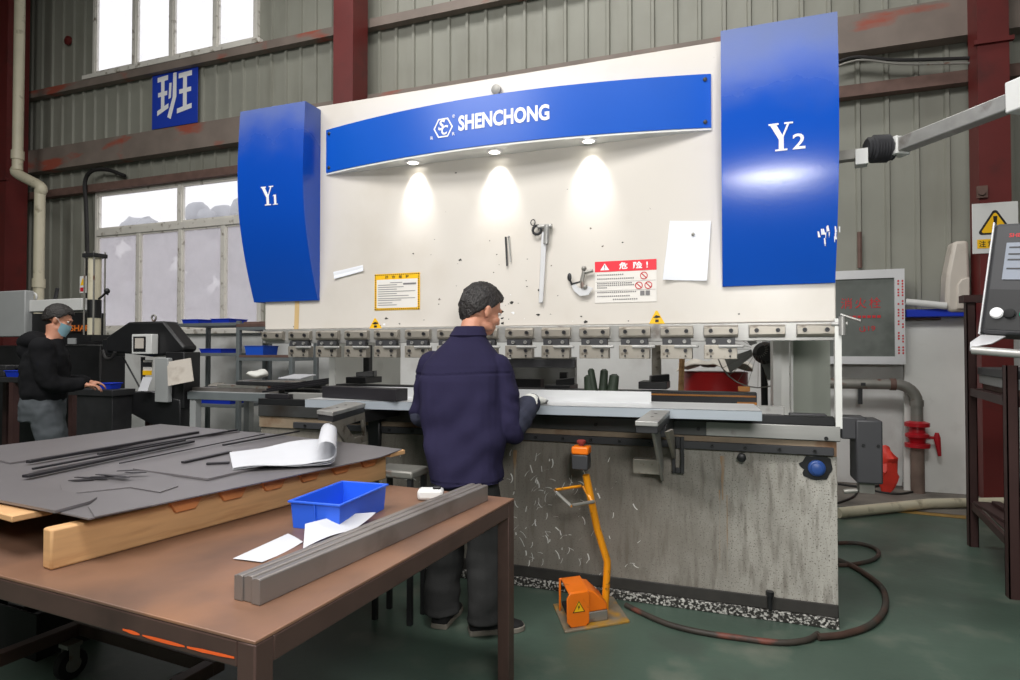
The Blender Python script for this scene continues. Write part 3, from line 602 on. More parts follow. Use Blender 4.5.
a, b = onY(655, 393.5, 3.745), onY(756, 397.5, 3.745); MB().box(-.6, b.x, 3.74, 3.75, b.z, a.z).build('gauge_scale', 'ochre', gb)
a, b = onY(737, 402, 3.72), onY(757, 405.5, 3.72); MB().box(a.x, b.x, 3.70, 3.74, b.z, a.z).build('gauge_end', 'ochre', gb, bevel=.003)
a, b = onY(738, 386.5, 3.72), onY(750, 391.5, 3.72); MB().box(a.x, b.x, 3.70, 3.74, b.z, a.z).build('gauge_end', 'ochre', gb, bevel=.003)
p = onY(778, 400, 4.3); MB().box(.240, .283, 3.93, 3.96, .95, 1.66).build('slotted_post', 'white_paint', pb)
MB().box(.336, .348, 3.93, 4.0, .95, 1.66).build('slotted_post', 'white_paint', pb)
# stickers
p0, p1 = onY(595, 303, RY-.003), onY(656.5, 261, RY-.003); sw, sh = p1.x-p0.x, onY(595, 262, RY).z-p0.z
fn = frame((p0.x, RY-.003, p0.z), (1, 0, -.0), (0, 0, 1)); m = MB(); rect(m, fn, 0, sw, 0, sh, 0); st = m.build('danger_sticker', 'sticker', pb)
fn = frame((p0.x, RY-.004, p0.z), (1, 0, 0), (0, 0, 1)); m = MB(); rect(m, fn, 0, sw, sh*.745, sh, 0); m.build('danger_band', 'warn_red', st)
fn = frame((p0.x, RY-.0052, p0.z), (1, 0, 0), (0, 0, 1))
m = MB(); text(m, '危', fn, sw*.14, sh*.17, sw*.40, sh*.79, 0, .03); text(m, '险', fn, sw*.15, sh*.17, sw*.63, sh*.79, 0, .03); text(m, '!', fn, sw*.025, sh*.15, sw*.84, sh*.80, 0, .02)
m.poly([fn(sw*.09, sh*.785), fn(sw*.24, sh*.785), fn(sw*.165, sh*.95)]); m.build('danger_words', 'white_print', st, smooth=0)
m = MB(); rr = random.Random(8)
fi = frame((p0.x, RY-.0066, p0.z), (1, 0, 0), (0, 0, 1)); rect(m, fi, sw*.158, sw*.172, sh*.83, sh*.91); rect(m, fi, sw*.158, sw*.172, sh*.80, sh*.815)
for row, (y, e) in enumerate(((.655, .45), (.56, .62), (.45, .60), (.40, .62), (.345, .2), (.235, .68), (.14, .56), (.06, .68))):
    x = .04 if row < 7 else .3
    while x < e: rect(m, fn, sw*x, sw*(x+.022), sh*y, sh*(y+.03)); x += .034
for y in (.50, .285): rect(m, fn, sw*.01, sw*.99, sh*y, sh*(y+.006))
for x in (.74, .825): rect(m, fn, sw*x, sw*(x+.07), sh*.15, sh*.26)
m.build('small_print', 'grey_ink', st, smooth=0)
m = MB()
for x, y in ((.80, .62), (.72, .39), (.87, .39)):
    for j in range(16):
        a, b = 6.2832*j/16, 6.2832*(j+1)/16; q = lambda r, t: fn(sw*x+sw*.062*r*math.cos(t), sh*y+sw*.062*r*math.sin(t)); m.poly([q(1, a), q(1, b), q(.78, b), q(.78, a)])
    m.poly([q(.85, 2.2), q(.85, 2.5), q(.85, 5.35), q(.85, 5.65)])
m.build('prohibition_marks', 'red_ink', st, smooth=0)
p0, p1 = onY(374.5, 310.5, RY-.003), onY(420, 272.5, RY-.003); sw, sh = p1.x-p0.x, onY(374.5, 274.5, RY).z-p0.z
F_ = lambda d: frame((p0.x, RY-d, p0.z), (1, 0, .0), (0, 0, 1))
m = MB(); rect(m, F_(.003), 0, sw, 0, sh); st = m.build('rules_sticker', 'warn', pb)
m = MB(); rect(m, F_(.004), sw*.05, sw*.95, sh*.06, sh*.84); m.build('rules_sheet', 'sticker', st)
m = MB(); f4 = F_(.005)
for k in range(22):
    for y in (.015, .955): rect(m, f4, sw*(k/22+.006), sw*(k/22+.026), sh*y, sh*(y+.03))
for k in range(16):
    for x in (.012, .962): rect(m, f4, sw*x, sw*(x+.025), sh*(k/16+.01), sh*(k/16+.035))
text(m, '操', f4, sw*.07, sh*.08, sw*.24, sh*.86, 0, .02); text(m, '作', f4, sw*.07, sh*.08, sw*.39, sh*.86, 0, .02); text(m, '规', f4, sw*.07, sh*.08, sw*.54, sh*.86, 0, .02); text(m, '程', f4, sw*.07, sh*.08, sw*.69, sh*.86, 0, .02)
m.build('black_marks', 'ink', st, smooth=0)
m = MB()
for k, (y, a, b) in enumerate(((.74, .35, .62), (.68, .08, .5), (.62, .08, .65), (.56, .08, .5), (.50, .08, .9), (.44, .08, .5), (.38, .08, .76), (.31, .08, .9), (.26, .08, .6), (.19, .08, .4), (.13, .08, .5))): rect(m, f4, sw*a, sw*b, sh*y, sh*(y+.018))
rect(m, f4, sw*.64, sw*.92, sh*.68, sh*.73); m.build('small_print', 'grey_ink', st, smooth=0)
for (a, b, c) in (((369, 328.7), (382, 328.7), (375, 317)), ((649, 323.6), (665, 323.6), (656.5, 309))):
    A, B, Cc = [onY(q[0], q[1], RY-.003) for q in (a, b, c)]; st = MB().poly([A, B, B*.12+Cc*.88, A*.12+Cc*.88]).build('warning_triangle', 'warn', pb)
    mid = (A+B)/2; hh = Cc.z-mid.z; m = MB(); f5 = frame((mid.x, RY-.0045, mid.z), (1, 0, 0), (0, 0, 1)); w = (B.x-A.x)
    rect(m, f5, -w*.11, w*.11, hh*.10, hh*.28); m.poly([f5(-w*.24, hh*.42), f5(-w*.05, hh*.36), f5(w*.22, hh*.42), f5(w*.18, hh*.52), f5(-w*.05, hh*.58)]); m.build('hand_mark', 'ink', st)
p = onY(497, 90.5, RY-.01); m = MB(); m.lathe([(.018, 0), (.018, .012), (.03, .016), (.03, .03), (.012, .034)], (p.x, RY, p.z), (0, -1, 0)); m.build('lifting_eye', 'galv', pb)
# pendant arm bolted to the machine's right side
a = onD(841, 157, 3.17); b = onD(866, 159, 3.12); b.z = a.z
m = MB(); m.tube([Vector((.46, a.y+.05, a.z)), a, b], .035, 4); ar = m.build('arm_stub', 'galv', pb)
p0 = onD(855, 159, 3.13); MB().tube([p0, p0+(b-a).normalized()*.055], .055, 4).build('stub_collar', 'white_plastic', pb)
# ================================================================== WORKPIECE AND STEEL ON THE BED
zt = 1.08
a, b = onZ(292, 400.6, zt), onZ(762, 411, zt); a = Vector((a.x, 2.94, zt)); b = Vector((onZ(762, 411, zt).x, onZ(762, 411, zt).y, zt))
e = (b-a).normalized(); nrm = Vector((-e.y, e.x, 0)); back = .40
r = thing('sheet_metal_workpiece', 'long pale blue-grey bent sheet lying along the press brake bed', 'sheet metal', (0, 0, 0)); r.location = (a+b)/2; ORG[r.name] = (a+b)/2
m = MB(); m.obox(a-Vector((0, 0, .004)), b-a, nrm*back, (0, 0, .004)); m.build('sheet_top', 'sheet_top', r)
m = MB(); m.obox(a-Vector((0, 0, .047)), b-a, nrm*.004, (0, 0, .047)); m.build('front_lip', 'sheet', r)
L_ = (b-a).length; c = onZ(656, 397, zt); u = (c-a).dot(e)
m = MB(); m.obox(a+nrm*(back-.12), e*u, nrm*.004, (0, 0, .062)); m.build('rear_flange', 'sheet_top', r)
def bar_box(name, label, cat, p, q, w, h, mt, group=None, bevel=.002, hollow=False):
    p, q = V(p), V(q); d = q-p; n = Vector((-d.y, d.x, 0)).normalized()
    m = MB(); m.obox(p, d, n*w, (0, 0, h)); return m.build(name, mt, bevel=bevel, top=(label, cat, group))
p, q = onZ(322, 397.5, zt+.002), onZ(396, 401.5, zt+.002)
bar_box('steel_bar', 'black square steel bar lying on the pale sheet left of the operator', 'steel bar', p, q, .10, .068, 'strip_dark')
p, q = onY(268, 404, 3.40), onY(291, 404.5, 3.40)
bar_box('steel_offcut', 'short black steel offcut on the left end of the press bed', 'offcut', (p.x, 3.37, 1.037), (q.x, 3.37, 1.037), .05, .03, 'strip_dark')
# dark green rubber pieces standing behind the sheet
r0 = onY(602, 388, 3.53)
r = thing('rubber_bundle', 'dark green rubber pieces standing upright behind the pale sheet', 'rubber pieces', (r0.x, 3.53, .993))
for px, w, t, tilt in ((590, 10, 375, -.01), (594, 7, 368.5, -.02), (603, 8, 369, .005), (612, 10, 374, .012)):
    a, b = onY(px, 390, 3.53), onY(px, t, 3.53); rad = w*3.5/610/2*1.15
    m = MB(); m.tube([(a.x, 3.53, 1.0), (a.x, 3.53, (1.0+b.z)/2), (b.x+tilt, 3.54, b.z-.012), (b.x+tilt, 3.54, b.z)], [rad*.9, rad, rad*.85, rad*.4], 12); m.build('rubber_tube', 'green_rubber', r)
MB().box(r0.x-.10, r0.x+.08, 3.50, 3.565, .993, 1.02).build('rubber_base', 'green_rubber', r, bevel=.006)
# tools and papers held on the ram
YF = RY-.004
p = onY(541, 226, YF)
r = thing('ring_spanner', 'long pale steel spanner hanging at an angle on the white ram', 'spanner', (p.x, YF, p.z))
a, b = onY(544.5, 232, YF-.012), onY(541, 303, YF-.012)
m = MB(); w = .016; m.prism([(a.x-w, YF-.02, a.z), (a.x+w, YF-.02, a.z), (b.x+w*.8, YF-.02, b.z), (b.x-w*.8, YF-.02, b.z)], (0, .012, 0)); m.build('handle', 'aluminium', r, bevel=.003)
a, b = onY(547, 225, YF-.02), onY(546, 244, YF-.02); m = MB(); m.tube([a, b], [.018, .016], 12); m.tube([onY(538, 227, YF-.02), onY(552, 226, YF-.02)], .013, 10); m.build('head', 'bright_steel', r)
c = onY(537, 230, YF-.022); m = MB(); m.tube([c+Vector((.026*math.cos(t*.628), 0, .026*math.sin(t*.628))) for t in range(10)], .008, 8, closed=True); c2_ = onY(533, 222.5, YF-.012); m.tube([c2_+Vector((.014*math.cos(t*.785), 0, .018*math.sin(t*.785))) for t in range(8)], .003, 6, closed=True); m.build('ring', 'dark_steel', r)
a, b = onY(506, 237, YF), onY(507.5, 266, YF); m = MB(); m.cyl((a.x, YF-.006, a.z), (b.x, YF-.006, b.z), .006, 8); m.build('hex_key', 'dark_steel', top=('short dark rod stuck on the white ram above the operator', 'tool'))
a, b = onY(509, 237, YF), onY(511, 262, YF); m = MB(); m.cyl((a.x, YF-.005, a.z), (b.x, YF-.005, b.z), .004, 8); m.ball((a.x, YF-.006, a.z), .008, 8, 6); m.build('steel_pin', 'bright_steel', top=('thin bright pin stuck beside the short dark rod on the ram', 'tool'))
# protractor gauge
p = onY(582, 285, YF)
r = thing('protractor_gauge', 'grey protractor gauge with curled arms held on the ram beside the danger notice', 'gauge', (p.x, YF, p.z))
y = YF-.022; g = lambda px, py: onY(px, py, y)
m = MB(); out_ = [g(571, 285), g(574, 291), g(580, 296), (g(588, 295)), g(593, 288)]; inn = [g(588, 286), g(584, 289), g(579, 288), g(575, 284)]; m.prism(out_+inn, (0, .008, 0)); m.build('scale_plate', 'aluminium', r)
m = MB(); m.tube([g(583, 288), g(582, 280), g(584, 271)], [.012, .012, .010], 8); m.tube([g(583, 273), g(593, 270.5)], .009, 8); m.ball(g(584, 268.5), .015, 10, 7); m.ball(g(585, 287), .015, 10, 7); m.build('arm', 'galv', r)
m = MB(); m.tube([g(572, 284), g(583, 281)], .005, 6); m.ball(g(569.5, 277), (.013, .006, .024), 10, 7); m.tube([g(570, 280), g(572, 285)], .006, 6); m.build('lobe', 'dark_steel', r)
def paper(name, label, quad, curl, Y, mt='paper_bright'):
    q = [onY(x, y, Y) for x, y in quad]; rows = []
    for i in range(7):
        v = i/6; l, r_ = q[0].lerp(q[3], v), q[1].lerp(q[2], v); rows.append([l.lerp(r_, j/6)+Vector((0, -curl*(abs(j/3-1)**2)*(.4+v)-.001-.004*math.sin(v*9)*v, 0)) for j in range(7)])
    return MB().cloth(rows, .0008).build(name, mt, smooth=60, top=(label, 'paper'))
pp_ = paper('taped_drawing', 'white drawing sheet held on the right side of the ram', ((670, 221), (711, 221), (707, 281), (663, 280)), .012, YF)
p = onY(693, 234, YF-.012); MB().lathe([(.009, 0), (.009, .006), (.004, .008)], (p.x, YF-.004, p.z), (0, -1, 0), 12).build('magnet', 'galv', top=('small round magnet holding the white drawing sheet', 'magnet'))
paper('paper_strip', 'small pale strip of paper stuck crookedly under the left blue cover', ((333.5, 272), (363, 265), (364, 271), (335, 279)), .004, YF, 'paper_bright')
# ================================================================== FOOT PEDAL
r0 = onZ(590, 620, 0)
r = thing('foot_pedal', 'orange foot pedal switch with a bent yellow post in front of the machine', 'foot pedal', (r0.x, r0.y, 0))
c = [onZ(553, 606, .0), onZ(565, 634, .0), onZ(630, 623, .0), onZ(612, 602, .0)]
c[3] = c[0]+(c[2]-c[1])
MB().prism(c, (0, 0, .012)).build('base_plate', 'pedal_plate', r, bevel=.003)
ex = (c[2]-c[1]).normalized(); ey = (c[0]-c[1]).normalized(); o = c[1]+ex*.015+ey*.02+Vector((0, 0, .012))
P3 = lambda u, v, w: o+ex*u+ey*v+Vector((0, 0, w))
hw, dp, hh = .122, .215, .168
m = MB(); t = .012
arch = [(0, .0), (0, hh*.80), (hw*.16, hh), (hw*.86, hh), (hw, hh*.93), (hw, 0)]
m.prism([P3(0, 0, 0.03), P3(0, 0, hh*.86), P3(hw*.14, 0, hh), P3(hw*.9, 0, hh), P3(hw, 0, hh*.92), P3(hw, 0, .02), P3(hw*.85, 0, 0), P3(hw*.2, 0, 0)], ey*t)
m.obox(P3(hw*.10, t, hh-t), ex*hw*.9, ey*(dp-t), (0, 0, t)); m.obox(P3(hw-t, t, 0), ex*t, ey*(dp-t), (0, 0, hh-t)); m.obox(P3(0, dp-t, 0), ex*t, ey*t, (0, 0, hh-t)); m.obox(P3(0, dp-t, hh-t), ex*hw, ey*t, (0, 0, t))
m.build('hood', 'orange', r, bevel=.004)
m = MB(); m.obox(P3(.012, .02, .035), ex*(hw-.03), ey*(dp-.04), (0, 0, .02)); m.build('treadle', 'black_matt', r, bevel=.004)
m = MB(); w0 = .03
m.prism([P3(hw, w0, .05), P3(hw, w0, hh*.95), P3(hw+.03, w0, hh*.9), P3(hw+.105, w0, .08), P3(hw+.11, w0, .05)], ey*(dp-.05)); m.build('rear_housing', 'orange', r, bevel=.006)
m = MB(); m.obox(P3(hw, w0-.005, 0), ex*.108, ey*(dp-.04), (0, 0, .05)); m.build('housing_base', 'galv', r, bevel=.004)
fn = lambda s, t_: P3(hw*.52+s, -.0015, .075+t_); m = MB(); m.poly([fn(-.03, 0), fn(.03, 0), fn(.004, .05), fn(-.004, .05)]); wt = m.build('warning_triangle', 'warn', r)
fn = lambda s, t_: P3(hw*.52+s, -.003, .075+t_); m = MB(); m.poly([fn(-.002, .022), fn(-.006, .022), fn(.003, .038), fn(.001, .026), fn(.006, .026), fn(-.003, .008)])
for qa, qb in (((-.033, -.002), (.033, -.002)), ((.033, -.002), (0, .053)), ((0, .053), (-.033, -.002))):
    A, B = Vector((qa[0], qa[1])), Vector((qb[0], qb[1])); n = Vector((-(B-A).y, (B-A).x)).normalized()*.003; m.poly([fn(A.x, A.y), fn(B.x, B.y), fn(B.x+n.x, B.y+n.y), fn(A.x+n.x, A.y+n.y)])
m.build('bolt_mark', 'ink', wt)
pb0 = onZ(605, 609, .012); Yp = pb0.y; k1 = onY(608, 565, Yp-.01); k2 = onY(597, 528, Yp-.04); k3 = onY(586, 475, Yp-.09)
m = MB(); m.tube([pb0, k1+Vector((-.004, 0, -.01)), k1+Vector((-.004, 0, .02)), k2, k3], .019, 12); post = m.build('post', 'yellow', r)
kb = onY(581, 456, Yp-.10); m = MB(); m.box(kb.x-.040, kb.x+.044, kb.y-.04, kb.y+.04, kb.z-.065, kb.z+.012); bx = m.build('button_box', 'dark_grey', r, bevel=.006)
MB().box(kb.x-.042, kb.x+.046, kb.y-.042, kb.y+.042, kb.z+.012, kb.z+.052).build('box_lid', 'orange', bx, bevel=.008)
m = MB(); m.lathe([(.012, 0), (.012, .012), (.022, .014), (.024, .026), (.016, .032)], (kb.x+.002, kb.y, kb.z+.052), n=18); m.build('stop_button', 'stop_red', bx)
hq = [onY(598, 491, Yp-.09)]
A = onY(594, 502, Yp-.10); B = onY(571, 506, Yp-.20); Cc = onY(555, 490, Yp-.16); D = onY(581, 486, Yp-.06)
m = MB(); m.tube([D, Cc, B, A], .008, 8); m.tube([A+Vector((-.01, 0, 0)), D+Vector((.012, 0, -.0))], .008, 8); m.build('handle_loop', 'yellow', r)
m = MB(); m.tube([onY(572, 505.5, Yp-.205), onY(594, 501.5, Yp-.11)], .009, 8); m.tube([onY(556, 492, Yp-.165), onY(571, 506, Yp-.205)], .0088, 8); m.build('bare_handle_edge', 'galv', r)
# hoses on the floor
def floorpath(pts, rad, sx=8): return smoothpath([onZ(x, y, rad+.001) for x, y in pts], sx)
m = MB(); m.tube(floorpath([(626, 605), (640, 612), (668, 624), (700, 632), (740, 638), (780, 642.5), (806, 640), (818, 634)], .014), .014, 10); m.build('pedal_cable', 'hose_dark', top=('dark cable running from the foot pedal along the machine foot', 'cable'))
m = MB(); m.tube(floorpath([(818, 637), (845, 634), (872, 624), (885, 607), (882, 588), (864, 573), (850, 565), (838, 560)], .016), .016, 10); m.build('floor_hose', 'hose', top=('brown hose curving over the floor round the right corner of the machine', 'hose'))
m = MB(); m.tube(floorpath([(838, 543), (856, 543), (872, 547), (879, 553), (872, 560), (852, 564.5), (838, 565)], .013), .013, 10); m.build('floor_hose', 'hose', top=('brown hose loop lying behind the right corner of the machine', 'hose'))
# ================================================================== RIGHT SIDE
# hydrant cabinet on the wall
YC = 6.86
a, b = onY(843, 364, YC), onY(904.5, 268.5, YC); x0 = a.x-.38
r = thing('hydrant_cabinet', 'aluminium framed fire hydrant cabinet with red writing on its glass', 'fire cabinet', ((x0+b.x)/2, 7.0, a.z))
m = MB(); m.box(x0, b.x, YC+.03, 7.13, a.z, a.z+.02); m.box(x0, b.x, YC+.03, 7.13, b.z-.02, b.z); m.box(x0, x0+.02, YC+.03, 7.13, a.z+.02, b.z-.02); m.box(b.x-.02, b.x, YC+.03, 7.13, a.z+.02, b.z-.02); m.box(x0+.02, b.x-.02, 7.11, 7.13, a.z+.02, b.z-.02); m.build('case', 'pale_grey', r)
t = .085; m = MB()
for q in ([(x0, b.z), (b.x, b.z), (b.x-t, b.z-t), (x0+t, b.z-t)], [(x0, a.z), (x0+t, a.z+t*.9), (b.x-t, a.z+t*.9), (b.x, a.z)], [(b.x, b.z), (b.x, a.z), (b.x-t, a.z+t*.9), (b.x-t, b.z-t)], [(x0, a.z), (x0, b.z), (x0+t, b.z-t), (x0+t, a.z+t*.9)]):
    m.prism([(x, YC, z) for x, z in q], (0, .03, 0))
dr = m.build('door_frame', 'aluminium', r)
MB().box(x0+t, b.x-t, YC+.016, YC+.02, a.z+t*.9, b.z-t).build('glass_panel', 'cab_glass', dr)
fx = frame((0, YC+.013, 0), (1, 0, 0), (0, 0, 1)); m = MB()
q, w = onY(845, 309, YC), onY(883, 297, YC)
cw = .105; gx = q.x-.05
for i, chh in enumerate('消火栓'): text(m, chh, fx, cw*.95, cw, onY(841+i*14.2, 300, YC).x, onY(850, 308.5, YC).z, 0, .0)
for i in range(7): rect(m, fx, onY(848+i*4.9, 316, YC).x, onY(851.5+i*4.9, 316, YC).x, onY(860, 318, YC).z, onY(860, 315.5, YC).z)
text(m, '119', fx, .10, .05, onY(864, 330, YC).x, onY(864, 331, YC).z, 0, .0); c = onY(863, 329, YC)
for j in range(8):
    A, B = 2.4+j*.5, 2.4+(j+1)*.5; f6 = lambda r_, t_: fx(c.x+.03*r_*math.cos(t_), c.z+.03*r_*math.sin(t_)); m.poly([f6(1, A), f6(1, B), f6(.8, B), f6(.8, A)])
m.build('red_lettering', 'red_ink', dr, smooth=0)
m = MB(); fy = frame((0, YC-.0015, 0), (1, 0, 0), (0, 0, 1)); rr = random.Random(4)
for k in range(26):
    z = a.z+.1+k*(b.z-a.z-.2)/26; rect(m, fy, b.x-.062, b.x-.047, z, z+.018) if rr.random() < .75 else None; rect(m, fy, b.x-.026, b.x-.012, z, z+.018) if rr.random() < .8 else None
m.build('frame_print', 'red_ink', dr)
# fire pipe
Yp = 6.85; q = lambda px, py: onY(px, py, Yp)
h = q(870, 384).z; xv = q(917, 420).x
r = thing('fire_pipe', 'grey steel pipe with an elbow and a red flanged valve below the hydrant cabinet', 'pipe', (xv, Yp, 0))
path = [(x0+.1, Yp, h), (xv-.17, Yp, h)]+[(xv-.17+.17*math.sin(t*.26), Yp, h-.17+.17*math.cos(t*.26)) for t in range(1, 7)]+[(xv, Yp, q(917, 421).z)]
MB().tube(path, .052, 14).build('bent_pipe', 'galv', r)
m = MB(); m.lathe([(.058, -.02), (.058, .03)], (q(892, 384).x, Yp, h), (1, 0, 0)); m.build('coupling', 'rust', r); m = MB(); m.lathe([(.058, -.04), (.058, .02)], (xv, Yp, q(917, 402).z), (0, 0, 1)); m.build('coupling', 'galv', r)
z1, z0 = q(917, 421).z, q(917, 448).z; m = MB(); dz = (z1-z0)
m.lathe([(.06, 0), (.105, .01), (.105, .045), (.06, .05), (.075, dz*.35), (.10, dz*.42), (.10, dz*.52), (.07, dz*.58), (.065, dz-.06), (.105, dz-.05), (.105, dz-.015), (.06, dz)], (xv, Yp, z0), n=22); m.build('valve', 'valve_red', r)
MB().tube([(xv, Yp, 0), (xv, Yp, z0)], .058, 14).build('riser', mat('dirty_riser', (122, 104, 94), .7, var=.2, vscale=8), r)
m = MB(); a = q(937, 438); m.tube([a+Vector((0, 0, .05)), a, a-Vector((-.02, 0, .17))], [.016, .03, .014], 8); m.tube([a, Vector((xv+.05, Yp, a.z+.0))], .014, 8); m.build('valve_lever', 'valve_red', r)
p = q(862, 385); m = MB(); m.box(p.x-.02, p.x+.02, Yp-.06, 7.13, h-.015, h+.015); m.box(p.x-.035, p.x+.0, Yp-.02, Yp+.02, h-.2, h-.05); m.build('pipe_clip', 'dark_steel', r)
# white board leaning on the wall
c = [onY(893, 474, 6.86), onY(967, 486, 6.86), onY(965, 322, 7.08), onY(905, 336, 7.08)]; c[0].z = c[1].z = .0; c[0].y = c[1].y = 6.92; c[2].z = c[3].z = 1.66; c[2].y = c[3].y = 7.09
c[0].x = c[3].x-.06; c[1].x = c[2].x
MB().prism(c, (0, .03, .0)).build('leaning_board', 'white_paint', bevel=.004, top=('large white board leaning on the wall behind the grey fire pipe', 'board'))
m = MB(); o = onZ(893, 474, 0)
o = onY(887, 470, 6.72); m.ball((o.x, 6.72, .23), (.085, .06, .24), 16, 12)
for i, v in enumerate(m.v): m.v[i] = v+noise.noise_vector(v*11)*.045; m.v[i].z = max(.0, m.v[i].z)
m.build('red_plastic_bag', 'red_plastic', smooth=20, top=('crumpled red plastic bag on the floor behind the black drive box', 'bag'))
# things on the ledge of the low wall at the right
a, b = onY(905, 323, 6.98), onY(966, 314, 6.98); MB().box(a.x, b.x, 6.93, 7.13, 1.692, 1.692+.075).build('blue_tray', 'bin_dark', bevel=.006, top=('flat blue tray lying on the ledge of the low white wall', 'tray'))
m = MB(); a, b = onY(905, 330, 6.98), onY(944, 323, 6.98); m.box(a.x, b.x, 6.93, 7.138, 1.6905, 1.70) if False else m.box(a.x, b.x, 7.06, 7.138, 1.668, 1.6905); m.build('brown_plank', 'rust', bevel=.004, top=('rusty brown plank along the top edge of the low wall under the blue tray', 'plank'))
m = MB(); q = lambda px, py: onY(px, py, 6.9); m.tube([q(905, 302), q(946, 306)], .035, 12); m.build('wall_pipe', 'white_plastic', top=('white plastic pipe running from the cabinet to the off-white casing', 'pipe'))
pts = [q(954, 241), q(969, 240), q(972, 312), q(949, 312), q(945.5, 306), q(947, 275)]
m = MB(); m.prism(pts, (0, .2, 0)); r = thing('wall_casing', 'off-white rounded casing mounted on the wall beside the red column', 'casing', (q(957, 312).x, 7.0, q(957, 312).z)); m.build('shell', 'off_white', r, bevel=.03)
pts = [onY(958, 284, 6.88), onY(962, 279, 6.88), onY(970, 277, 6.88), onY(970, 309, 6.88), onY(957, 309, 6.88)]; MB().prism(pts, (0, .03, 0)).build('hatch', 'off_white', r, bevel=.01)
# warning plate on the column
Yc = CY2-.006; a, b = onY(972.5, 254, Yc), onY(1018, 201, Yc)
r = thing('warning_plate', 'white wall plate with a yellow exclamation triangle on the red column', 'sign', ((a.x+b.x)/2, Yc, a.z))
MB().box(a.x, b.x, Yc-.003, Yc+.004, a.z, b.z).build('plate', 'white_plastic', r, bevel=.002)
f1 = frame((a.x, Yc-.0045, a.z), (1, 0, 0), (0, 0, 1)); w, h = b.x-a.x, b.z-a.z
def rtri(mb, fn, cx, cz, s, rr_):
    pts = []
    for k in range(3):
        an = math.pi/2+2*math.pi*k/3; cxx, czz = cx+(s-2*rr_)*math.cos(an), cz+(s-2*rr_)*math.sin(an)
        for j in range(7): t_ = an-math.pi/3+2*math.pi/3*j/6; pts.append(fn(cxx+rr_*math.cos(t_), czz+rr_*math.sin(t_)))
    mb.poly(pts)
m = MB(); rtri(m, f1, w*.50, h*.545, w*.47, .024); tb = m.build('triangle_border', 'ink', r)
f2 = frame((a.x, Yc-.006, a.z), (1, 0, 0), (0, 0, 1)); m = MB(); rtri(m, f2, w*.50, h*.545, w*.37, .014); m.build('triangle', 'warn', r)
f3 = frame((a.x, Yc-.0075, a.z), (1, 0, 0), (0, 0, 1)); m = MB(); m.poly([f3(w*.47, h*.555), f3(w*.53, h*.555), f3(w*.545, h*.73), f3(w*.455, h*.73)]); rect(m, f3, w*.465, w*.535, h*.455, h*.515); m.build('exclamation_mark', 'ink', tb)
m = MB(); rect(m, f2, w*.10, w*.94, h*.10, h*.28); yb = m.build('caption_band', 'warn', r)
m = MB()
for i, ch in enumerate('注意安全'): text(m, ch, f3, w*.15, h*.13, w*(.14+i*.19), h*.125, 0, .01)
m.build('caption', 'ink', yb, smooth=0)
p = onY(980, 193, CY2); m = MB(); m.box(p.x-.03, p.x+.05, CY2-.03, CY2-.001, p.z-.05, p.z+.06); m.lathe([(.03, 0), (.03, .03)], (p.x, CY2-.02, p.z), (0, -1, 0)); m.build('lamp_bracket', 'rust', top=('rusty bracket on the red column above the warning plate', 'bracket'))
# cables along the right wall
for k, (ps, rd, lb) in enumerate(((((838, 62), (858, 57), (900, 60), (975, 58)), .018, 'upper black cable sagging along the wall right of the machine'), (((838, 66), (862, 60), (905, 64), (976, 63)), .012, 'lower thin cable sagging along the wall right of the machine'))):
    MB().tube(smoothpath([onY(x, y, 6.97) for x, y in ps], 6), rd, 8).build('wall_cable', 'cable' if k == 0 else 'galv', top=(lb, 'cable'))
p = onY(857, 42, 6.98); m = MB(); a, b = onY(859.5, 232, 7.13), onY(859.5, 268, 7.13); m.cyl((a.x, 7.13, a.z), (a.x, 7.13, b.z), .022, 8); m.build('conduit', 'rust', top=('short rusty conduit on the wall above the hydrant cabinet', 'conduit'))
# pipes and cords on the floor at the right
m = MB(); m.tube([onZ(838, 513, .045), onZ(880, 508.5, .045), onZ(930, 503.5, .045), onZ(1020, 502, .045), onZ(1090, 505, .045)], .042, 12); m.build('floor_pipe', 'cream_pipe', top=('cream pipe lying across the floor right of the machine', 'pipe'))
m = MB(); m.tube(floorpath([(838, 484), (870, 487), (905, 481), (940, 487), (975, 481), (1018, 487)], .012), .012, 8); m.build('floor_cable', 'cable', top=('thin black cable winding over the floor behind the cream pipe', 'cable'))
m = MB(); m.tube(floorpath([(838, 503), (853, 497), (862, 488), (880, 492), (900, 494), (925, 490), (950, 492), (966, 490)], .010), .010, 8); m.build('floor_cable', 'cable', top=('black cable on the floor under the black drive box', 'cable'))
o = onZ(922, 489, 0); m = MB(); m.box(o.x-.16, o.x+.18, o.y-.05, o.y+.05, 0.0, .05); m.build('socket_strip', 'pale_grey', bevel=.01, top=('pale socket strip lying on the floor by the red valve', 'socket strip'))
m = MB(); a, b, c, d = onZ(885, 511, .002), onZ(966, 519, .002), onZ(966, 515.5, .002), onZ(885, 507.5, .002); MB().prism([a, b, c, d], (0, 0, .001)).build('floor_line', mat('worn_yellow_line', (150, 118, 58), .6, var=.2, vscale=12), kind='structure')
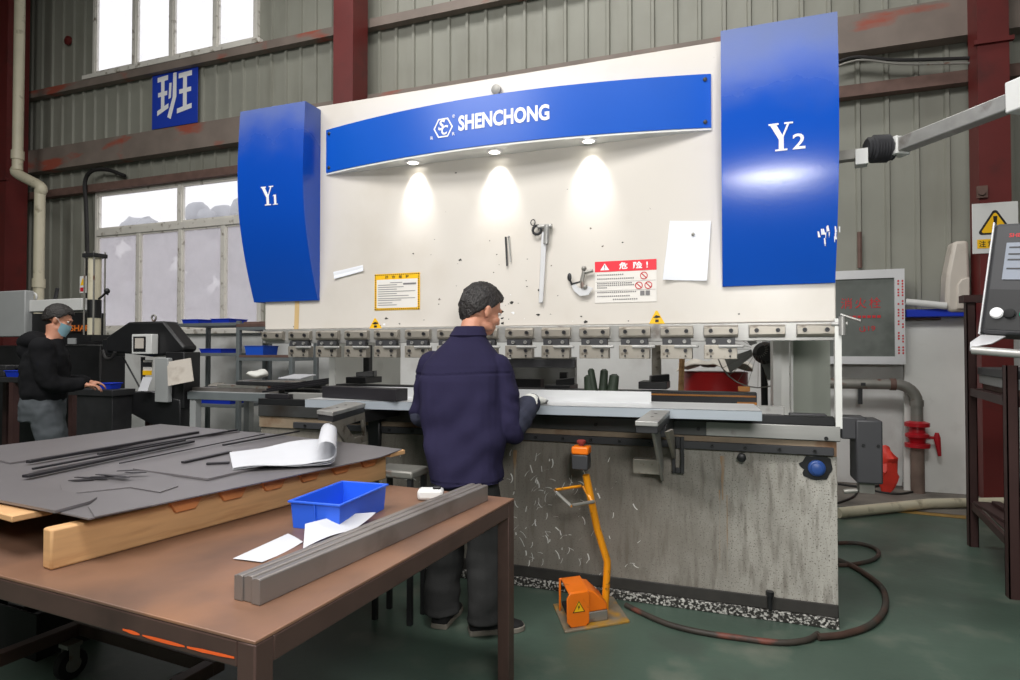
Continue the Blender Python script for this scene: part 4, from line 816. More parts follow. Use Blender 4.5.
# brown rack at the right edge
f, n = onZ(973, 546, 0), onZ(1013.5, 598, 0)
r = thing('angle_steel_rack', 'dark brown steel rack holding sheets at the right edge', 'rack', (n.x+.4, (f.y+n.y)/2, 0)); w = .055; top = 1.70; DX = 1.2
for (x, y, z1) in ((f.x, f.y, top), (n.x, n.y, 1.28), (f.x+DX, f.y, top), (n.x+DX, n.y, 1.28)):
    m = MB(); m.box(x-w/2, x+w/2, y-w/2, y-w/2+.006, 0, z1); m.box(x-w/2, x-w/2+.006, y-w/2, y+w/2, 0, z1); m.box(x+w/2-.006, x+w/2, y-w/2, y+w/2, 0, z1); m.box(x-w/2, x+w/2, y+w/2-.006, y+w/2, 0, z1); m.build('upright', 'rack_brown', r)
for z in (.26, 1.05):
    m = MB(); m.obox((n.x-.012, n.y, z), (f.x-n.x, f.y-n.y, 0), (.02, 0, 0), (0, 0, .05)); m.build('side_rail', 'rack_brown', r)
    m = MB(); m.box(n.x+.03, n.x+DX-.03, n.y-.01, n.y+.01, z, z+.05); m.build('front_rail', 'rack_brown', r); m = MB(); m.box(f.x+.03, f.x+DX-.03, f.y-.01, f.y+.01, z, z+.05); m.build('rear_rail', 'rack_brown', r)
    m = MB(); m.prism([(n.x+.02, n.y+.02, z+.046), (n.x+DX, n.y+.02, z+.046), (f.x+DX, f.y-.02, z+.046), (f.x+.02, f.y-.02, z+.046)], (0, 0, .006)); m.build('shelf', 'rack_brown', r)
m = MB(); m.box(f.x-.05, f.x+DX, f.y-.05, f.y+.05, top, top+.05); m.build('top_rail', 'rack_brown', r)
rr = random.Random(21); zc = 1.103
for i, (dx, w_, h_, mt, lb) in enumerate(((.03, .85, .035, 'rust', 'rust-brown sheet at the bottom of the pile on the brown rack'), (.01, .9, .06, 'pale_grey', 'pale grey sheet pack in the middle of the pile on the brown rack'), (.0, .95, .05, 'dark_grey', 'dark grey sheet pack on top of the pile on the brown rack'))):
    MB().obox((n.x+.02+dx, n.y+.08, zc), (w_, 0, 0), (f.x-n.x, f.y-n.y-.14, 0), (0, 0, h_)).build('sheet_pack', mt, bevel=.003, top=(lb, 'sheet metal', 'sheets on the brown rack')); zc += h_+.001
for i in range(4):
    x = n.x+.10+i*.09; MB().obox((x, n.y+.06+i*.02, .313), (.05, 0, 0), (.0+i*.02, f.y-n.y-.16, 0), (0, 0, .02+.006*i)).build('flat_bar', 'rack_brown', bevel=.002, top=('flat dark bar on the lower shelf of the brown rack, %s from the left post' % ('nearest', 'second', 'third', 'fourth')[i], 'steel bar', 'bars on the lower rack shelf'))
# control pendant on its swinging arm
r0 = onD(895, 148, 3.1); r1 = onD(1040, 108, 2.45); r1.z = r0.z+.01
r = thing('pendant_arm', 'long grey control arm reaching forward from the machine to the pendant', 'control arm', r0)
st_ = onD(866, 157, 3.12); st_.z = r0.z
d = (r1-r0).normalized(); sd = d.cross(Vector((0, 0, 1))).normalized(); up = Vector((0, 0, 1))
m = MB(); m.obox(r0-sd*.035-up*.035, r1-r0, sd*.07, up*.07); m.build('arm_tube', 'bright_steel', r, bevel=.006)
m = MB(); m.obox(r0-sd*.042-up*.045-d*.01, d*.06, sd*.084, up*.09); m.build('collar', 'white_plastic', r, bevel=.004)
m = MB(); pr = []; a0, a1 = st_, r0-d*.005; n_ = 20
for i in range(n_+1): pr.append((a0.lerp(a1, i/n_), .066 if i % 2 else .054))
m.tube([q for q, _ in pr], [w*(1.08 if 3 < i < 17 else .92) for i, (_, w) in enumerate(pr)], 14); m.build('bellows', 'dark_grey', r, smooth=15)
m = MB(); m.obox(r1-sd*.05-up*.055-d*.10, d*.14, sd*.10, up*.13); m.build('end_joint', 'white_plastic', r, bevel=.006)
d2_ = 2.42
B0 = onD(980, 333, d2_); upv = RT*math.sin(.15)+up*math.cos(.15); ew = Vector((.85, -.45, 0)).normalized(); ew = (ew-upv*ew.dot(upv)).normalized(); nf = ew.cross(upv).normalized()
if nf.y > 0: nf = -nf
hP = .44; wP = .42; dP = .16
pd_ = thing('control_pendant', 'grey control pendant with screen and push buttons at the right edge', 'control panel', B0)
Q = lambda u, v, w=0.: B0+ew*u+upv*v*hP+nf*w
m = MB(); m.obox(Q(0, 0, -dP), ew*wP, upv*hP, nf*dP); m.build('housing', 'dark_grey', pd_, bevel=.012)
m = MB(); m.obox(Q(-.006, -.01, -dP), ew*.006, upv*(hP+.01), nf*(dP+.004)); m.build('side_trim', 'aluminium', pd_, bevel=.002)
m = MB(); m.obox(Q(.012, .04, 0), ew*(wP-.02), upv*hP*.36, nf*.004); bp = m.build('button_panel', 'black', pd_)
m = MB(); m.obox(Q(.046, .49, 0), ew*(wP-.1), upv*hP*.33, nf*.005); sc = m.build('screen', 'screen', pd_)
m = MB()
for k, (v, e) in enumerate(((.77, .2), (.71, .16), (.66, .18), (.58, .08))): m.obox(Q(.056, v, .0055), ew*e, upv*.006, nf*.001)
m.build('screen_text', 'dark_grey', sc, smooth=0)
fq = lambda s, t_: Q(s, 0, .002)+upv*t_
m = MB(); text(m, 'SHENCHONG', fq, .14, .016, .05, hP*.87, 0, .02); m.build('red_lettering', 'red_ink', pd_, smooth=0)
for u, mt, rad in ((.045, 'white_print', .019), (.085, 'black_matt', .017), (.135, 'green_btn', .018), (.185, 'valve_red', .018)):
    c = Q(u, .185, .004); m = MB(); m.lathe([(rad*1.15, 0), (rad*1.15, .006), (rad, .007), (rad, .018), (rad*.7, .020)], c, nf, 18); m.build('push_button', mt, bp)
a = onD(972, 350, 2.36); b = a+ew*.5
m = MB(); m.tube([a, b], .016, 12); hd = m.build('handle_bar', 'bright_steel', pd_)
m = MB(); m.prism([Q(.002, -.01, -.01), Q(.08, -.01, -.01), a+ew*.06+up*.03, a+up*.012, a-up*.006-ew*.008, a+up*.03-ew*.006], nf*-.02); m.build('handle_bracket', 'aluminium', pd_, bevel=.003)
pd_c = (Q(wP*.75, 1, -dP*.5)); m = MB(); m.tube([pd_c, Vector((pd_c.x, pd_c.y, r1.z-.05))], .03, 12); m.build('hanger_tube', 'bright_steel', pd_)
# behind the machine, seen through the throat: red drum under a cloth on a stand, standing fan
YD = 5.95; a, b = onY(683, 385, YD), onY(748, 385, YD); rad = (b.x-a.x)/2; cx = (a.x+b.x)/2; zt_ = onY(715, 372.5, YD-.2).z; zb = zt_-.85
r = thing('red_drum', 'red steel drum standing behind the machine under a crumpled cloth', 'drum', (cx, YD, zb))
m = MB(); m.lathe([(rad*.97, 0), (rad, .01), (rad, .27), (rad*1.02, .285), (rad, .30), (rad, .55), (rad*1.02, .565), (rad, .58), (rad, .83), (rad*1.015, .845), (rad*.98, .85)], (cx, YD, zb), n=32); m.build('drum_body', 'red_drum', r)
m = MB(); m.box(cx-.34, cx+.34, YD-.34, YD+.34, zb-.04, zb-.001)
for sx in (-1, 1):
    for q in (-1, 1): m.box(cx+sx*.30-.03, cx+sx*.30+.03, YD+q*.30-.03, YD+q*.30+.03, 0, zb-.04)
m.build('drum_stand', 'rack_brown', top=('low brown stand under the red drum behind the machine', 'stand'))
m = MB(); rows = []
for i in range(13):
    row = []
    for j in range(13):
        u, v = i/6-1, j/6-1; d_ = math.hypot(u, v); x, y = cx+u*rad*1.12, YD+v*rad*1.1; z = zt_+.085+.09*noise.noise(Vector((u*2.6, v*2.6, 3)))+.03*noise.noise(Vector((u*7, v*7, 1)))-max(0, d_-.85)*.12
        row.append((x, y, max(z, zt_+.012)))
    rows.append(row)
m.cloth(rows, -.008); m.build('drum_cloth', 'cloth', smooth=70, top=('crumpled grey cloth lying over the top of the red drum', 'cloth'))
YF_ = 5.2; c = onY(764, 353, YF_); r = thing('standing_fan', 'black standing fan behind the machine right of the red drum', 'fan', (c.x, YF_, 0))
m = MB(); m.lathe([(.05, 0), (.085, .02), (.085, .12), (.06, .16)], c, (0, -1, 0)); m.build('motor', 'black', r)
m = MB(); m.tube([c+Vector((0, .02, -.06)), (c.x+.01, YF_+.02, .02)], .026, 10); m.lathe([(.2, 0), (.2, .02), (.04, .05)], (c.x+.01, YF_+.02, 0), n=24); m.build('pole', 'black', r)
m = MB(); Rf = .30
for k in range(24):
    t = 6.2832*k/24; q = lambda s, w: (c.x-.05+s*math.cos(t), YF_-.08+w, c.z+.03+s*math.sin(t)); m.tube([q(.05, -.08), q(Rf*.6, -.07), q(Rf, 0.)], .0022, 4)
m.tube([(c.x-.05+Rf*math.cos(t*.2618), YF_-.08, c.z+.03+Rf*math.sin(t*.2618)) for t in range(24)], .005, 6, closed=True); m.build('cage', 'galv', r)
for k in range(4):
    t = 6.2832*k/4+.5; m = MB(); e1 = Vector((math.cos(t), 0, math.sin(t))); e2 = Vector((-math.sin(t), .35, math.cos(t))); o_ = Vector((c.x-.05, YF_-.07, c.z+.03)); m.prism([o_+e1*.04-e2*.02, o_+e1*.25-e2*.05, o_+e1*.27+e2*.07, o_+e1*.05+e2*.03], (0, .004, 0)); m.build('blade', 'glove' if False else 'pale_grey', r)
m = MB(); a, b = onY(676, 390, 5.0), onY(682, 358, 5.0); m.tube([(a.x, 5.0, 0), (b.x, 5.0, b.z)], .022, 8); m.build('timber_stick', 'wood', top=('thin timber stick standing left of the red drum', 'stick'))
# ================================================================== WORK TABLE AND WHAT LIES ON IT
ZT = .78
A = onZ(255, 641.5, ZT); B = onZ(514.2, 498.3, ZT); e1 = (B-A).normalized(); e2 = Vector((-e1.y, e1.x, 0)); LW_ = (B-A).length; LT = 2.5
T = lambda u, v, z=0.: A+e1*u+e2*v+Vector((0, 0, z-ZT))
tb = thing('work_table', 'large brown steel work table in the left foreground', 'table', T(LW_/2, LT/2, 0))
m = MB(); m.obox(T(0, 0, ZT-.008), e1*LW_, e2*LT, (0, 0, .008)); m.build('table_top', 'table_top', tb, bevel=.002)
w = .05
ap = []
def tube_rail(p, d, n, h=.055, z=ZT-.008): m = MB(); m.obox(p+Vector((0, 0, z-h-p.z)), d, n*w, (0, 0, h)); return m.build('apron_rail', 'table_steel', tb, bevel=.004)
m = MB(); m.obox(T(0, w, ZT-.063), e2*(LT-2*w), e1*w, (0, 0, .055)); rr = random.Random(6)
v0, v1 = .055, .40; x = v0
def fz(v): return ZT-.040-.010*math.sin(v*5)
while x < v1:
    l = min(rr.uniform(.05, .16), v1-x)
    if .25 < x < .30: l = .014
    pts_ = [x+l*j/6 for j in range(7)]; ws_ = [.0012+.0022*math.sin(math.pi*j/6)+rr.uniform(0, .0012) for j in range(7)]
    for j in range(6): m.poly([T(-.0012, pts_[j], fz(pts_[j])-ws_[j]), T(-.0012, pts_[j+1], fz(pts_[j+1])-ws_[j+1]), T(-.0012, pts_[j+1], fz(pts_[j+1])+ws_[j+1]), T(-.0012, pts_[j], fz(pts_[j])+ws_[j])], 1)
    x += l+rr.uniform(.004, .012)
m.build('apron_rail', ['table_steel', 'orange_paint'], tb, smooth=0, bevel=.004)
tube_rail(T(w, 0), e1*(LW_-2*w), e2); tube_rail(T(w, LT-w), e1*(LW_-2*w), e2); tube_rail(T(LW_-w, w), e2*(LT-2*w), e1)
fr_ = tube_rail(T(w, LT*.5), e1*(LW_-2*w), e2)
for u, v in ((0, 0), (LW_-w, 0), (0, LT-w), (LW_-w, LT-w)):
    m = MB(); m.obox(T(u, v, 0), e1*w, e2*w, (0, 0, ZT-.008)); m.build('leg', 'table_steel', tb, bevel=.004)
# low cart under the table
zc = .20; fc = onZ(84, 617, zc)
ct = thing('low_cart', 'low dark steel cart on castors standing under the table', 'cart', fc-e1*.4+e2*-.3+Vector((0, 0, -zc)))
def cr(p, d, n): m = MB(); m.obox(p-Vector((0, 0, .05)), d, n, (0, 0, .05)); m.build('frame_rail', 'table_steel', ct, bevel=.003)
cr(fc, -e2*.85, -e1*.05); cr(fc-e1*.05, -e1*.75, -e2*.05); cr(fc-e1*.80, -e2*.85, -e1*.05); cr(fc-e2*.8-e1*.05, -e1*.75, -e2*.05)
for q in (fc-e1*.10-e2*.08, fc-e1*.10-e2*.74, fc-e1*.76-e2*.08, fc-e1*.76-e2*.74):
    m = MB(); c = Vector((q.x, q.y, .062)); ax = e2; m.lathe([(.022, -.02), (.058, -.018), (.062, -.01), (.062, .01), (.058, .018), (.022, .02)], c, ax, 24); ws = m.build('castor', 'black_matt', ct)
    m = MB(); m.lathe([(.03, -.023), (.03, .023)], c, ax, 16); m.build('hub', 'galv', ws)
    m = MB(); m.obox(c+ax*.024-e1*.02+Vector((0, 0, -.01)), e1*.04, ax*.004, (0, 0, .085)); m.obox(c-ax*.028-e1*.02+Vector((0, 0, -.01)), e1*.04, ax*.004, (0, 0, .085)); m.obox(c-ax*.03-e1*.03+Vector((0, 0, .072)), e1*.06, ax*.06, (0, 0, .016)); m.build('fork', 'galv', ws)
q = onZ(41, 660, 0); h_ = .205; k0 = q
m = MB()
for o_, d1, d2, hh in ((k0-e1*.02, e2*.42, e1*.30, .006), (k0-e1*.02, e2*.42, e1*.008, h_), (k0+e1*.272, e2*.42, e1*.008, h_), (k0-e1*.012, e2*.008, e1*.284, h_), (k0-e1*.012+e2*.412, e2*.008, e1*.284, h_)): m.obox(o_, d1, d2, (0, 0, hh))
m.build('black_crate', 'black_matt', bevel=.004, top=('black crate on the floor beside the low cart under the table', 'crate'))
for k in range(2): m = MB(); o_ = k0+e1*.03+e2*(.03+.16*k)+Vector((0, 0, .008)); m.obox(o_, e2*.13, e1*.2, (0, 0, .15+.03*k)); m.build('steel_block', 'dark_steel', bevel=.004, top=('dark steel block standing in the black crate, %s one' % ('right', 'left')[k], 'steel block', 'steel blocks in the crate'))
# pallet
p0 = onZ(50.5, 571, ZT); p1 = onZ(260, 513.5, ZT); f1_ = (p1-p0).normalized(); f2_ = Vector((-f1_.y, f1_.x, 0)); LP = 1.33; WP = 1.62; hB = .108
G = lambda u, v, z=0.: p0+f1_*u+f2_*v+Vector((0, 0, z))
pl = thing('timber_pallet', 'pale timber pallet under the dark sheet stack on the table', 'pallet', G(LP/2, WP/2))
for v in (0, WP*.48, WP-.045): m = MB(); m.obox(G(0, v), f1_*LP, f2_*.045, (0, 0, hB)); m.build('side_board', 'wood', pl, bevel=.006)
for i in range(7):
    u = .325+i*.168 if i < 6 else LP-.10; w_ = .085
    m = MB(); m.prism([G(u, -.012, hB-.028), G(u+.014, -.012, hB-.040), G(u+w_-.014, -.012, hB-.040), G(u+w_, -.012, hB-.028), G(u+w_, -.012, hB+.004), G(u, -.012, hB+.004)], f2_*(.012+WP)) if False else m.obox(G(u, -.012, hB), f1_*w_, f2_*(WP+.01), (0, 0, .014)); sl = m.build('slat', 'wood', pl, bevel=.003)
    if i == 6: continue
    m = MB(); m.prism([G(u-.012, -.016, hB+.004), G(u+.008, -.016, hB-.030), G(u+w_-.012, -.016, hB-.030), G(u+w_+.01, -.016, hB+.004)], f2_*.0155); m.build('slat_tongue', 'wood_dark', sl, bevel=.002)
m = MB(); m.obox(G(LP-.04, -.06, hB-.0), f1_*.10, f2_*.5, (0, 0, .02)); m.build('end_slat', 'wood', pl, bevel=.003)
m = MB(); m.obox(G(-.02, .17, hB+.0), f1_*.10, f2_*(WP-.2), (0, 0, .018)); m.build('end_slat', 'wood', pl, bevel=.003)
# dark sheets
zs = ZT+hB+.020
def plate(label, pts, z, th=.003, mt='sheet_dark'):
    q = [onZ(x, y, z+th) for x, y in pts]; q = [Vector((v.x, v.y, z)) for v in q]
    return MB().prism(q, (0, 0, th)).build('steel_plate', mt, top=(label, 'steel plate', 'dark steel plates stacked on the pallet'))
plate('bottom steel plate of the stack, its front edge above the pallet board', [(89, 518.5), (-60, 487), (-40, 450), (161, 426), (266, 433), (402, 449), (380, 457)], zs, .004)
plate('wide far steel plate along the back edge of the stack', [(10, 462.5), (-20, 455), (-20, 449), (160.5, 424), (240, 431), (200, 436)], zs+.0055, .006)
plate('near left steel plate with a broken dark corner', [(55, 510.5), (-30, 494), (-30, 473), (0, 478), (97, 497), (90, 501)], zs+.0055, .008)
plate('loose steel plate under the white papers at the right of the stack', [(133, 468.5), (208, 478.5), (262, 466), (330, 450), (292, 444), (220, 447)], zs+.0055, .007)
plate('small notched steel plate at the front edge of the stack', [(95, 516.5), (88, 506), (98, 498), (133, 504), (146, 502), (152, 505)], zs+.0055, .003)
plate('middle steel plate lying between the strips and the front plates', [(63, 494), (130, 487), (160, 492), (178, 486), (172, 476), (128, 468), (60, 484)], zs+.0055, .002)
def strip(label, a, b, w, h=.008, z=zs+.0120, mt='strip_dark'):
    p, q = onZ(*a, z), onZ(*b, z); d = q-p; n = Vector((-d.y, d.x, 0)).normalized()
    return MB().obox(p, d, n*w, (0, 0, h)).build('steel_strip', mt, bevel=.0015, top=(label, 'steel strip', 'loose steel strips on the sheet stack'))
strip('long dark strip nearest the far plate on the stack', (30, 463.5), (199.5, 433.5), .022, .012)
strip('second long dark strip on the stack, just in front of the first', (34, 470), (186, 441), .012)
strip('long strip running to the back corner of the stack', (100, 455), (238, 430.5), .018)
strip('strip with frayed near end in front of the long strips', (29, 478), (195, 442.5), .030, .01)
strip('thin wire-like strip right of the frayed strip', (120, 464), (265, 434.5), .006, .005)
strip('short black strip beside the white papers', (185, 463.5), (232, 453), .020, z=zs+.0135)
strip('stubby black strip at the left corner of the white papers', (206, 465), (229, 464), .016, z=zs+.0135)
strip('slim strip along the right side of the stack behind the papers', (224, 446), (300, 432), .012)
m = MB(); rr = random.Random(12)
c = onZ(112, 478, zs+.010)
for i in range(7):
    px, py = 68+i*10+rr.uniform(-4, 4), 480-i*1.6+rr.uniform(-3, 3); a = onZ(px, py, zs+.0105+.002*i); an = rr.uniform(-.4, .5)
    q = Vector((math.cos(an+.3), math.sin(an+.3), 0)); n = Vector((-q.y, q.x, 0)); l = rr.uniform(.07, .15)
    MB().prism([a, a+q*l*.5-n*.006, a+q*l, a+q*l*.9+n*.012, a+q*l*.4+n*.015, a+n*.012], (0, 0, .0015)).build('scrap_sliver', 'strip_dark', top=('thin dark scrap sliver on the stack, %s of the scrap heap from the left' % ('first', 'second', 'third', 'fourth', 'fifth', 'sixth', 'seventh')[i], 'scrap metal', 'scrap slivers on the sheet stack'))
# white papers with a curled end
def slab(px): return [onZ(x, y, zs+.014) for x, y in px]
n0, n1, f0, f1p = onZ(233, 470, zs+.012), onZ(330, 466, zs+.012), onZ(229, 455, zs+.012), onZ(326, 445, zs+.012)
n0, n1, f1p, f0 = slab([(233, 470), (326, 465), (329, 441), (229.5, 454)])
r = thing('paper_pile', 'white drawing papers with a curled end lying on the dark sheet stack', 'papers', n0)
for k in range(3):
    rows = []
    for i in range(15):
        u = i/14; row = []
        for j in range(7):
            v = j/6; a = n0.lerp(n1, u); b = f0.lerp(f1p, u); s = a.lerp(b, v)
            z = zs+.0150+.003*k+.010*math.sin(u*5+v*3.+k*.7)*math.sin(u*math.pi)+.004*k*u
            row.append(Vector((s.x, s.y, max(z, zs+.0147+.003*k))))
        rows.append(row)
    # curl at the right end
    dirn = (n1-n0).normalized(); e_ = rows[-1]; R_ = .046-.004*k
    for q in range(1, (3, 4, 12)[k]):
        t = q*.40; rows.append([p+dirn*(R_*math.sin(t))+Vector((0, 0, R_*(1-math.cos(t)))) for p in e_])
    m = MB(); m.cloth(rows, .0006); m.build('paper_sheet', 'paper', r, smooth=70)
# blue bin
def open_bin(name, label, base, ex, ey, L1, L2, h, mt, flare=.012, group=None, divs=True):
    c = base; r = thing(name, label, 'bin', c+ex*L1/2+ey*L2/2, group)
    Pn = lambda u, v, z, g: c+ex*(L1/2+(u-.5)*(L1+2*g))+ey*(L2/2+(v-.5)*(L2+2*g))+Vector((0, 0, z))
    m = MB(); th = .005
    co = [(0, 0), (1, 0), (1, 1), (0, 1)]
    o_b = [Pn(u, v, 0, 0) for u, v in co]; o_t = [Pn(u, v, h, flare) for u, v in co]; i_t = [Pn(u, v, h, flare-th) for u, v in co]; i_b = [Pn(u, v, th, -th) for u, v in co]
    vs = o_b+o_t+i_t+i_b; fs = [(3, 2, 1, 0), (12, 13, 14, 15)]
    for i in range(4): j = (i+1) % 4; fs += [(i, j, 4+j, 4+i), (4+i, 4+j, 8+j, 8+i), (8+i, 8+j, 12+j, 12+i)]
    m.add(vs, fs); m.build('tub', mt, r)
    m = MB(); g = flare+.007
    for (u0, v0), (u1, v1) in zip(co, co[1:]+co[:1]):
        q = [Pn(u0, v0, h-.006, flare-.001), Pn(u1, v1, h-.006, flare-.001), Pn(u1, v1, h-.006, g), Pn(u0, v0, h-.006, g)]; m.prism(q, (0, 0, .008))
    m.build('rim', mt, r, bevel=.002)
    if divs:
        m = MB(); k = max(2, int(L1/.07))
        for i in range(1, k):
            u = i/k
            for v, s in ((0, -1), (1, 1)): a = Pn(u, v, .01, 0)+ey*s*.001; b = Pn(u, v, h-.006, flare)+ey*s*.001; m.prism([a-ex*.003, a+ex*.003, b+ex*.003, b-ex*.003], ey*s*.004)
        m.build('rib', mt, r)
    return r
zr = ZT+.09; bl_, bb_, br_ = onZ(288, 501, zr), onZ(341.8, 481, zr), onZ(389, 484, zr)
ey_ = (bb_-bl_); L2b = ey_.length; ey_.normalize(); ex_ = Vector((ey_.y, -ey_.x, 0)); L1b = (br_-bb_).dot(ex_); fl_ = .012
q0 = Vector((bl_.x, bl_.y, ZT+.001))+(ex_+ey_)*fl_; Lb = L1b-2*fl_
open_bin('blue_bin', 'bright blue plastic bin on the brown table', q0, ex_, ey_, Lb, L2b-2*fl_, .089, 'bin', flare=.006)
for k, lb in enumerate(('steel nut lying in the bright blue bin, left one', 'steel nut lying in the bright blue bin, right one')):
    c = q0+ex_*(Lb*.62)+ey_*(.12+.06*k)+Vector((0, 0, .0062)); m = MB(); m.lathe([(.022, 0), (.022, .018), (.012, .019)], c, n=6); m.build('steel_nut', 'bright_steel', top=(lb, 'nut', 'nuts in the blue bin'))
# papers on the table
def sheet_on(name, label, quad, z, lift):
    q = [onZ(x, y, z) for x, y in quad]; rows = []
    for i in range(13):
        u = i/12; rows.append([q[0].lerp(q[1], u).lerp(q[3].lerp(q[2], u), j/6)+Vector((0, 0, lift(u, j/6))) for j in range(7)])
    return MB().cloth(rows, .0007).build(name, 'paper', smooth=70, top=(label, 'paper'))
sheet_on('paper_sheet', 'flat white paper sheet on the table left of the steel bars', [(233, 559), (262, 562.5), (303, 542), (288, 534)], ZT+.003, lambda u, v: .006*math.sin(u*4)*math.sin(v*3)+.001)
sheet_on('paper_sheet', 'folded white paper propped up between blue bin and steel bars', [(303, 550), (352, 532), (376, 518), (305, 535)], ZT+.005, lambda u, v: .004+.030*v*v*(1-.5*u)+.008*math.sin(u*3.1))
# three long steel bars
s0, s1 = onZ(228.4, 601, ZT+.001), onZ(259.5, 606, ZT+.001); fe = onZ(488, 500.5, ZT+.001); d = (fe-s1); Lbar = d.length; d.normalize(); n = Vector((-d.y, d.x, 0)); wb = (s0-s1).length/3*.93
for k, (lb, du, hh) in enumerate((('right-hand one of the three long steel bars, nearest the table edge', 0, .060), ('middle one of the three long steel bars on the table', .004, .0605), ('left-hand one of the three long steel bars, beside the papers', .0, .060))):
    o = s1+n*(wb+.001)*k+d*du
    m = MB(); m.prism([o, o+n*wb, o+n*wb+Vector((0, 0, hh-.003)), o+n*(wb*.72)+Vector((0, 0, hh-.003)), o+n*(wb*.66)+Vector((0, 0, hh)), o+n*.003+Vector((0, 0, hh)), o+Vector((0, 0, hh-.003))], d*Lbar); m.build('steel_bar', 'bar', bevel=.0015, top=(lb, 'steel bar', 'long steel bars on the table'))
# white tape measure by the bars
c = onZ(432, 499, ZT+.001); c = T(0, 0)*0+c
r = thing('tape_measure', 'white handheld tape measure at the far edge of the table', 'tape measure', c)
m = MB(); q = (d*.3+n).normalized(); q = RT.normalized(); w = Vector((-q.y, q.x, 0)); m.obox(c-q*.055-w*.03, q*.10, w*.06, (0, 0, .042)); m.build('case', 'white_plastic', r, bevel=.012)
m = MB(); m.obox(c+q*.005-w*.02+Vector((0, 0, .042)), q*.03, w*.03, (0, 0, .009)); m.build('lock_button', 'black', r, bevel=.003)
# stool-like stand with a grey top between table and machine
c = onZ(418, 470, .70)
c = onD(404, 468, 3.12); z = c.z; r = thing('small_stand', 'small grey stand behind the pallet end', 'stand', (c.x, c.y, 0))
m = MB(); m.box(c.x-.15, c.x+.09, c.y-.08, c.y+.10, z-.04, z); m.build('stand_top', 'galv', r, bevel=.01)
for sx in (-.13, .07):
    for sy in (-.06, .08): MB().box(c.x+sx-.012, c.x+sx+.012, c.y+sy-.012, c.y+sy+.012, 0, z-.04).build('leg', 'dark_steel', r)
# ================================================================== LEFT BACKGROUND
# drain pipe, blue character sign and cable on the left wall
YD_ = 6.50; q = lambda px, py: onY(px, py, YD_)
r = thing('drain_pipe', 'cream plastic drain pipe with a double bend on the left wall', 'drain pipe', (q(43, 290).x, YD_, 1.6))
a = q(14, 5); b = q(17.5, 170); c = q(40, 190); zt0 = 8.3; xx = b.x
pts = [(xx, YD_, zt0), (xx, YD_, b.z), (c.x, YD_, c.z), (c.x, YD_, .02)]
m = MB(); m.tube(pts[:2], .075, 14); m.build('upper_pipe', 'cream_pipe', r)
m = MB(); m.tube(smoothpath([(xx, YD_, b.z+.02), (xx, YD_, b.z-.06), (c.x, YD_, c.z+.06), (c.x, YD_, c.z-.04)], 5), .080, 14); m.build('bend', 'cream_pipe', r)
m = MB(); m.tube(pts[2:], .075, 14); m.build('lower_pipe', 'cream_pipe', r)
for z in (q(43, 283).z, q(20, 155).z): m = MB(); x = c.x if z < c.z else xx; m.cyl((x, YD_, z-.07), (x, YD_, z+.07), .090, 16); m.build('socket', 'cream_pipe', r)
YS = 7.15; p0, p1 = onY(152.5, 130, YS), onY(198, 124, YS); tp = onY(152.5, 69.5, YS).z
r = thing('character_sign', 'blue square sign with one large white character on the left wall', 'sign', (p0.x, YS, p0.z))
MB().box(p0.x, p1.x, YS-.012, YS-.002, p0.z, tp).build('sign_board', mat('blue_sign_board', (30, 62, 176), .45, var=.03), r, bevel=.003)
fn = frame((p0.x, YS-.0135, p0.z), (1, 0, 0), (0, 0, 1)); w, h = p1.x-p0.x, tp-p0.z; m = MB(); [m.poly([fn(w*(.12+.76*a), h*(.15+.72*b))-Vector((0, .0004*i_, 0)) for a, b in pl]) for i_, pl in enumerate((
    [(0, .84), (.31, .86), (.31, .97), (0, .95)], [(.02, .50), (.29, .52), (.29, .62), (.02, .60)], [(0, .08), (.33, .22), (.33, .33), (0, .19)], [(.11, .14), (.21, .17), (.21, .94), (.11, .94)],
    [(.33, .42), (.40, .44), (.42, .78), (.35, .78)], [(.46, .99), (.56, .99), (.56, .45), (.45, .45)], [(.45, .45), (.56, .45), (.40, -.04), (.30, .02)],
    [(.62, .84), (1, .86), (1, .97), (.62, .95)], [(.64, .49), (.98, .51), (.98, .61), (.64, .59)], [(.58, .06), (1, .13), (1, .24), (.58, .17)], [(.75, .10), (.86, .12), (.86, .94), (.75, .94)]))]; m.build('character', 'white_print', r, smooth=0)
m = MB(); m.tube(smoothpath([onY(125, 176, 7.1), onY(108, 170, 7.05), onY(92, 171, 7.0), onY(85, 182, 7.0), onY(86, 205, 7.0), onY(87, 240, 7.0), onY(88, 300, 7.0)], 6), .03, 8); m.build('wall_cable', 'cable', top=('thick black cable looping down beside the large window', 'cable'))
m = MB(); p = onY(67, 40, 7.14); m.lathe([(.08, 0), (.075, .03), (.03, .05)], (p.x, 7.17, p.z), (0, -1, 0), 18); m.build('red_bell', 'red_steel', top=('small dark red disc high on the wall left of the upper window', 'bell'))
# black cutting machine behind the second worker
YM = 4.75; q = lambda px, py, Y=YM: onY(px, py, Y)
X0, X1 = q(-6, 380).x, q(100, 380).x
mc = thing('saw_machine', 'black sawing machine with pale grey top box and orange lettering behind the second worker', 'machine', ((X0+X1)/2, 5.2, 0))
a, b = q(-14, 337, 4.7), q(25, 290, 4.7); MB().box(a.x, b.x, 4.7, 4.8, a.z, b.z).build('top_box', 'pale_grey', mc, bevel=.012)
a, b = q(25, 312), q(82, 298); MB().box(a.x, b.x, YM, 4.95, a.z, b.z).build('top_beam', 'white_plastic', mc, bevel=.008)
a, b = q(26, 345), q(84, 312); MB().box(a.x, b.x, YM+.03, 5.0, a.z, b.z).build('saw_frame', 'black', mc)
a, b = q(-16, 460), q(96, 345); MB().box(a.x, b.x, YM+.05, 5.1, 0, b.z).build('body', 'black', mc, bevel=.01)
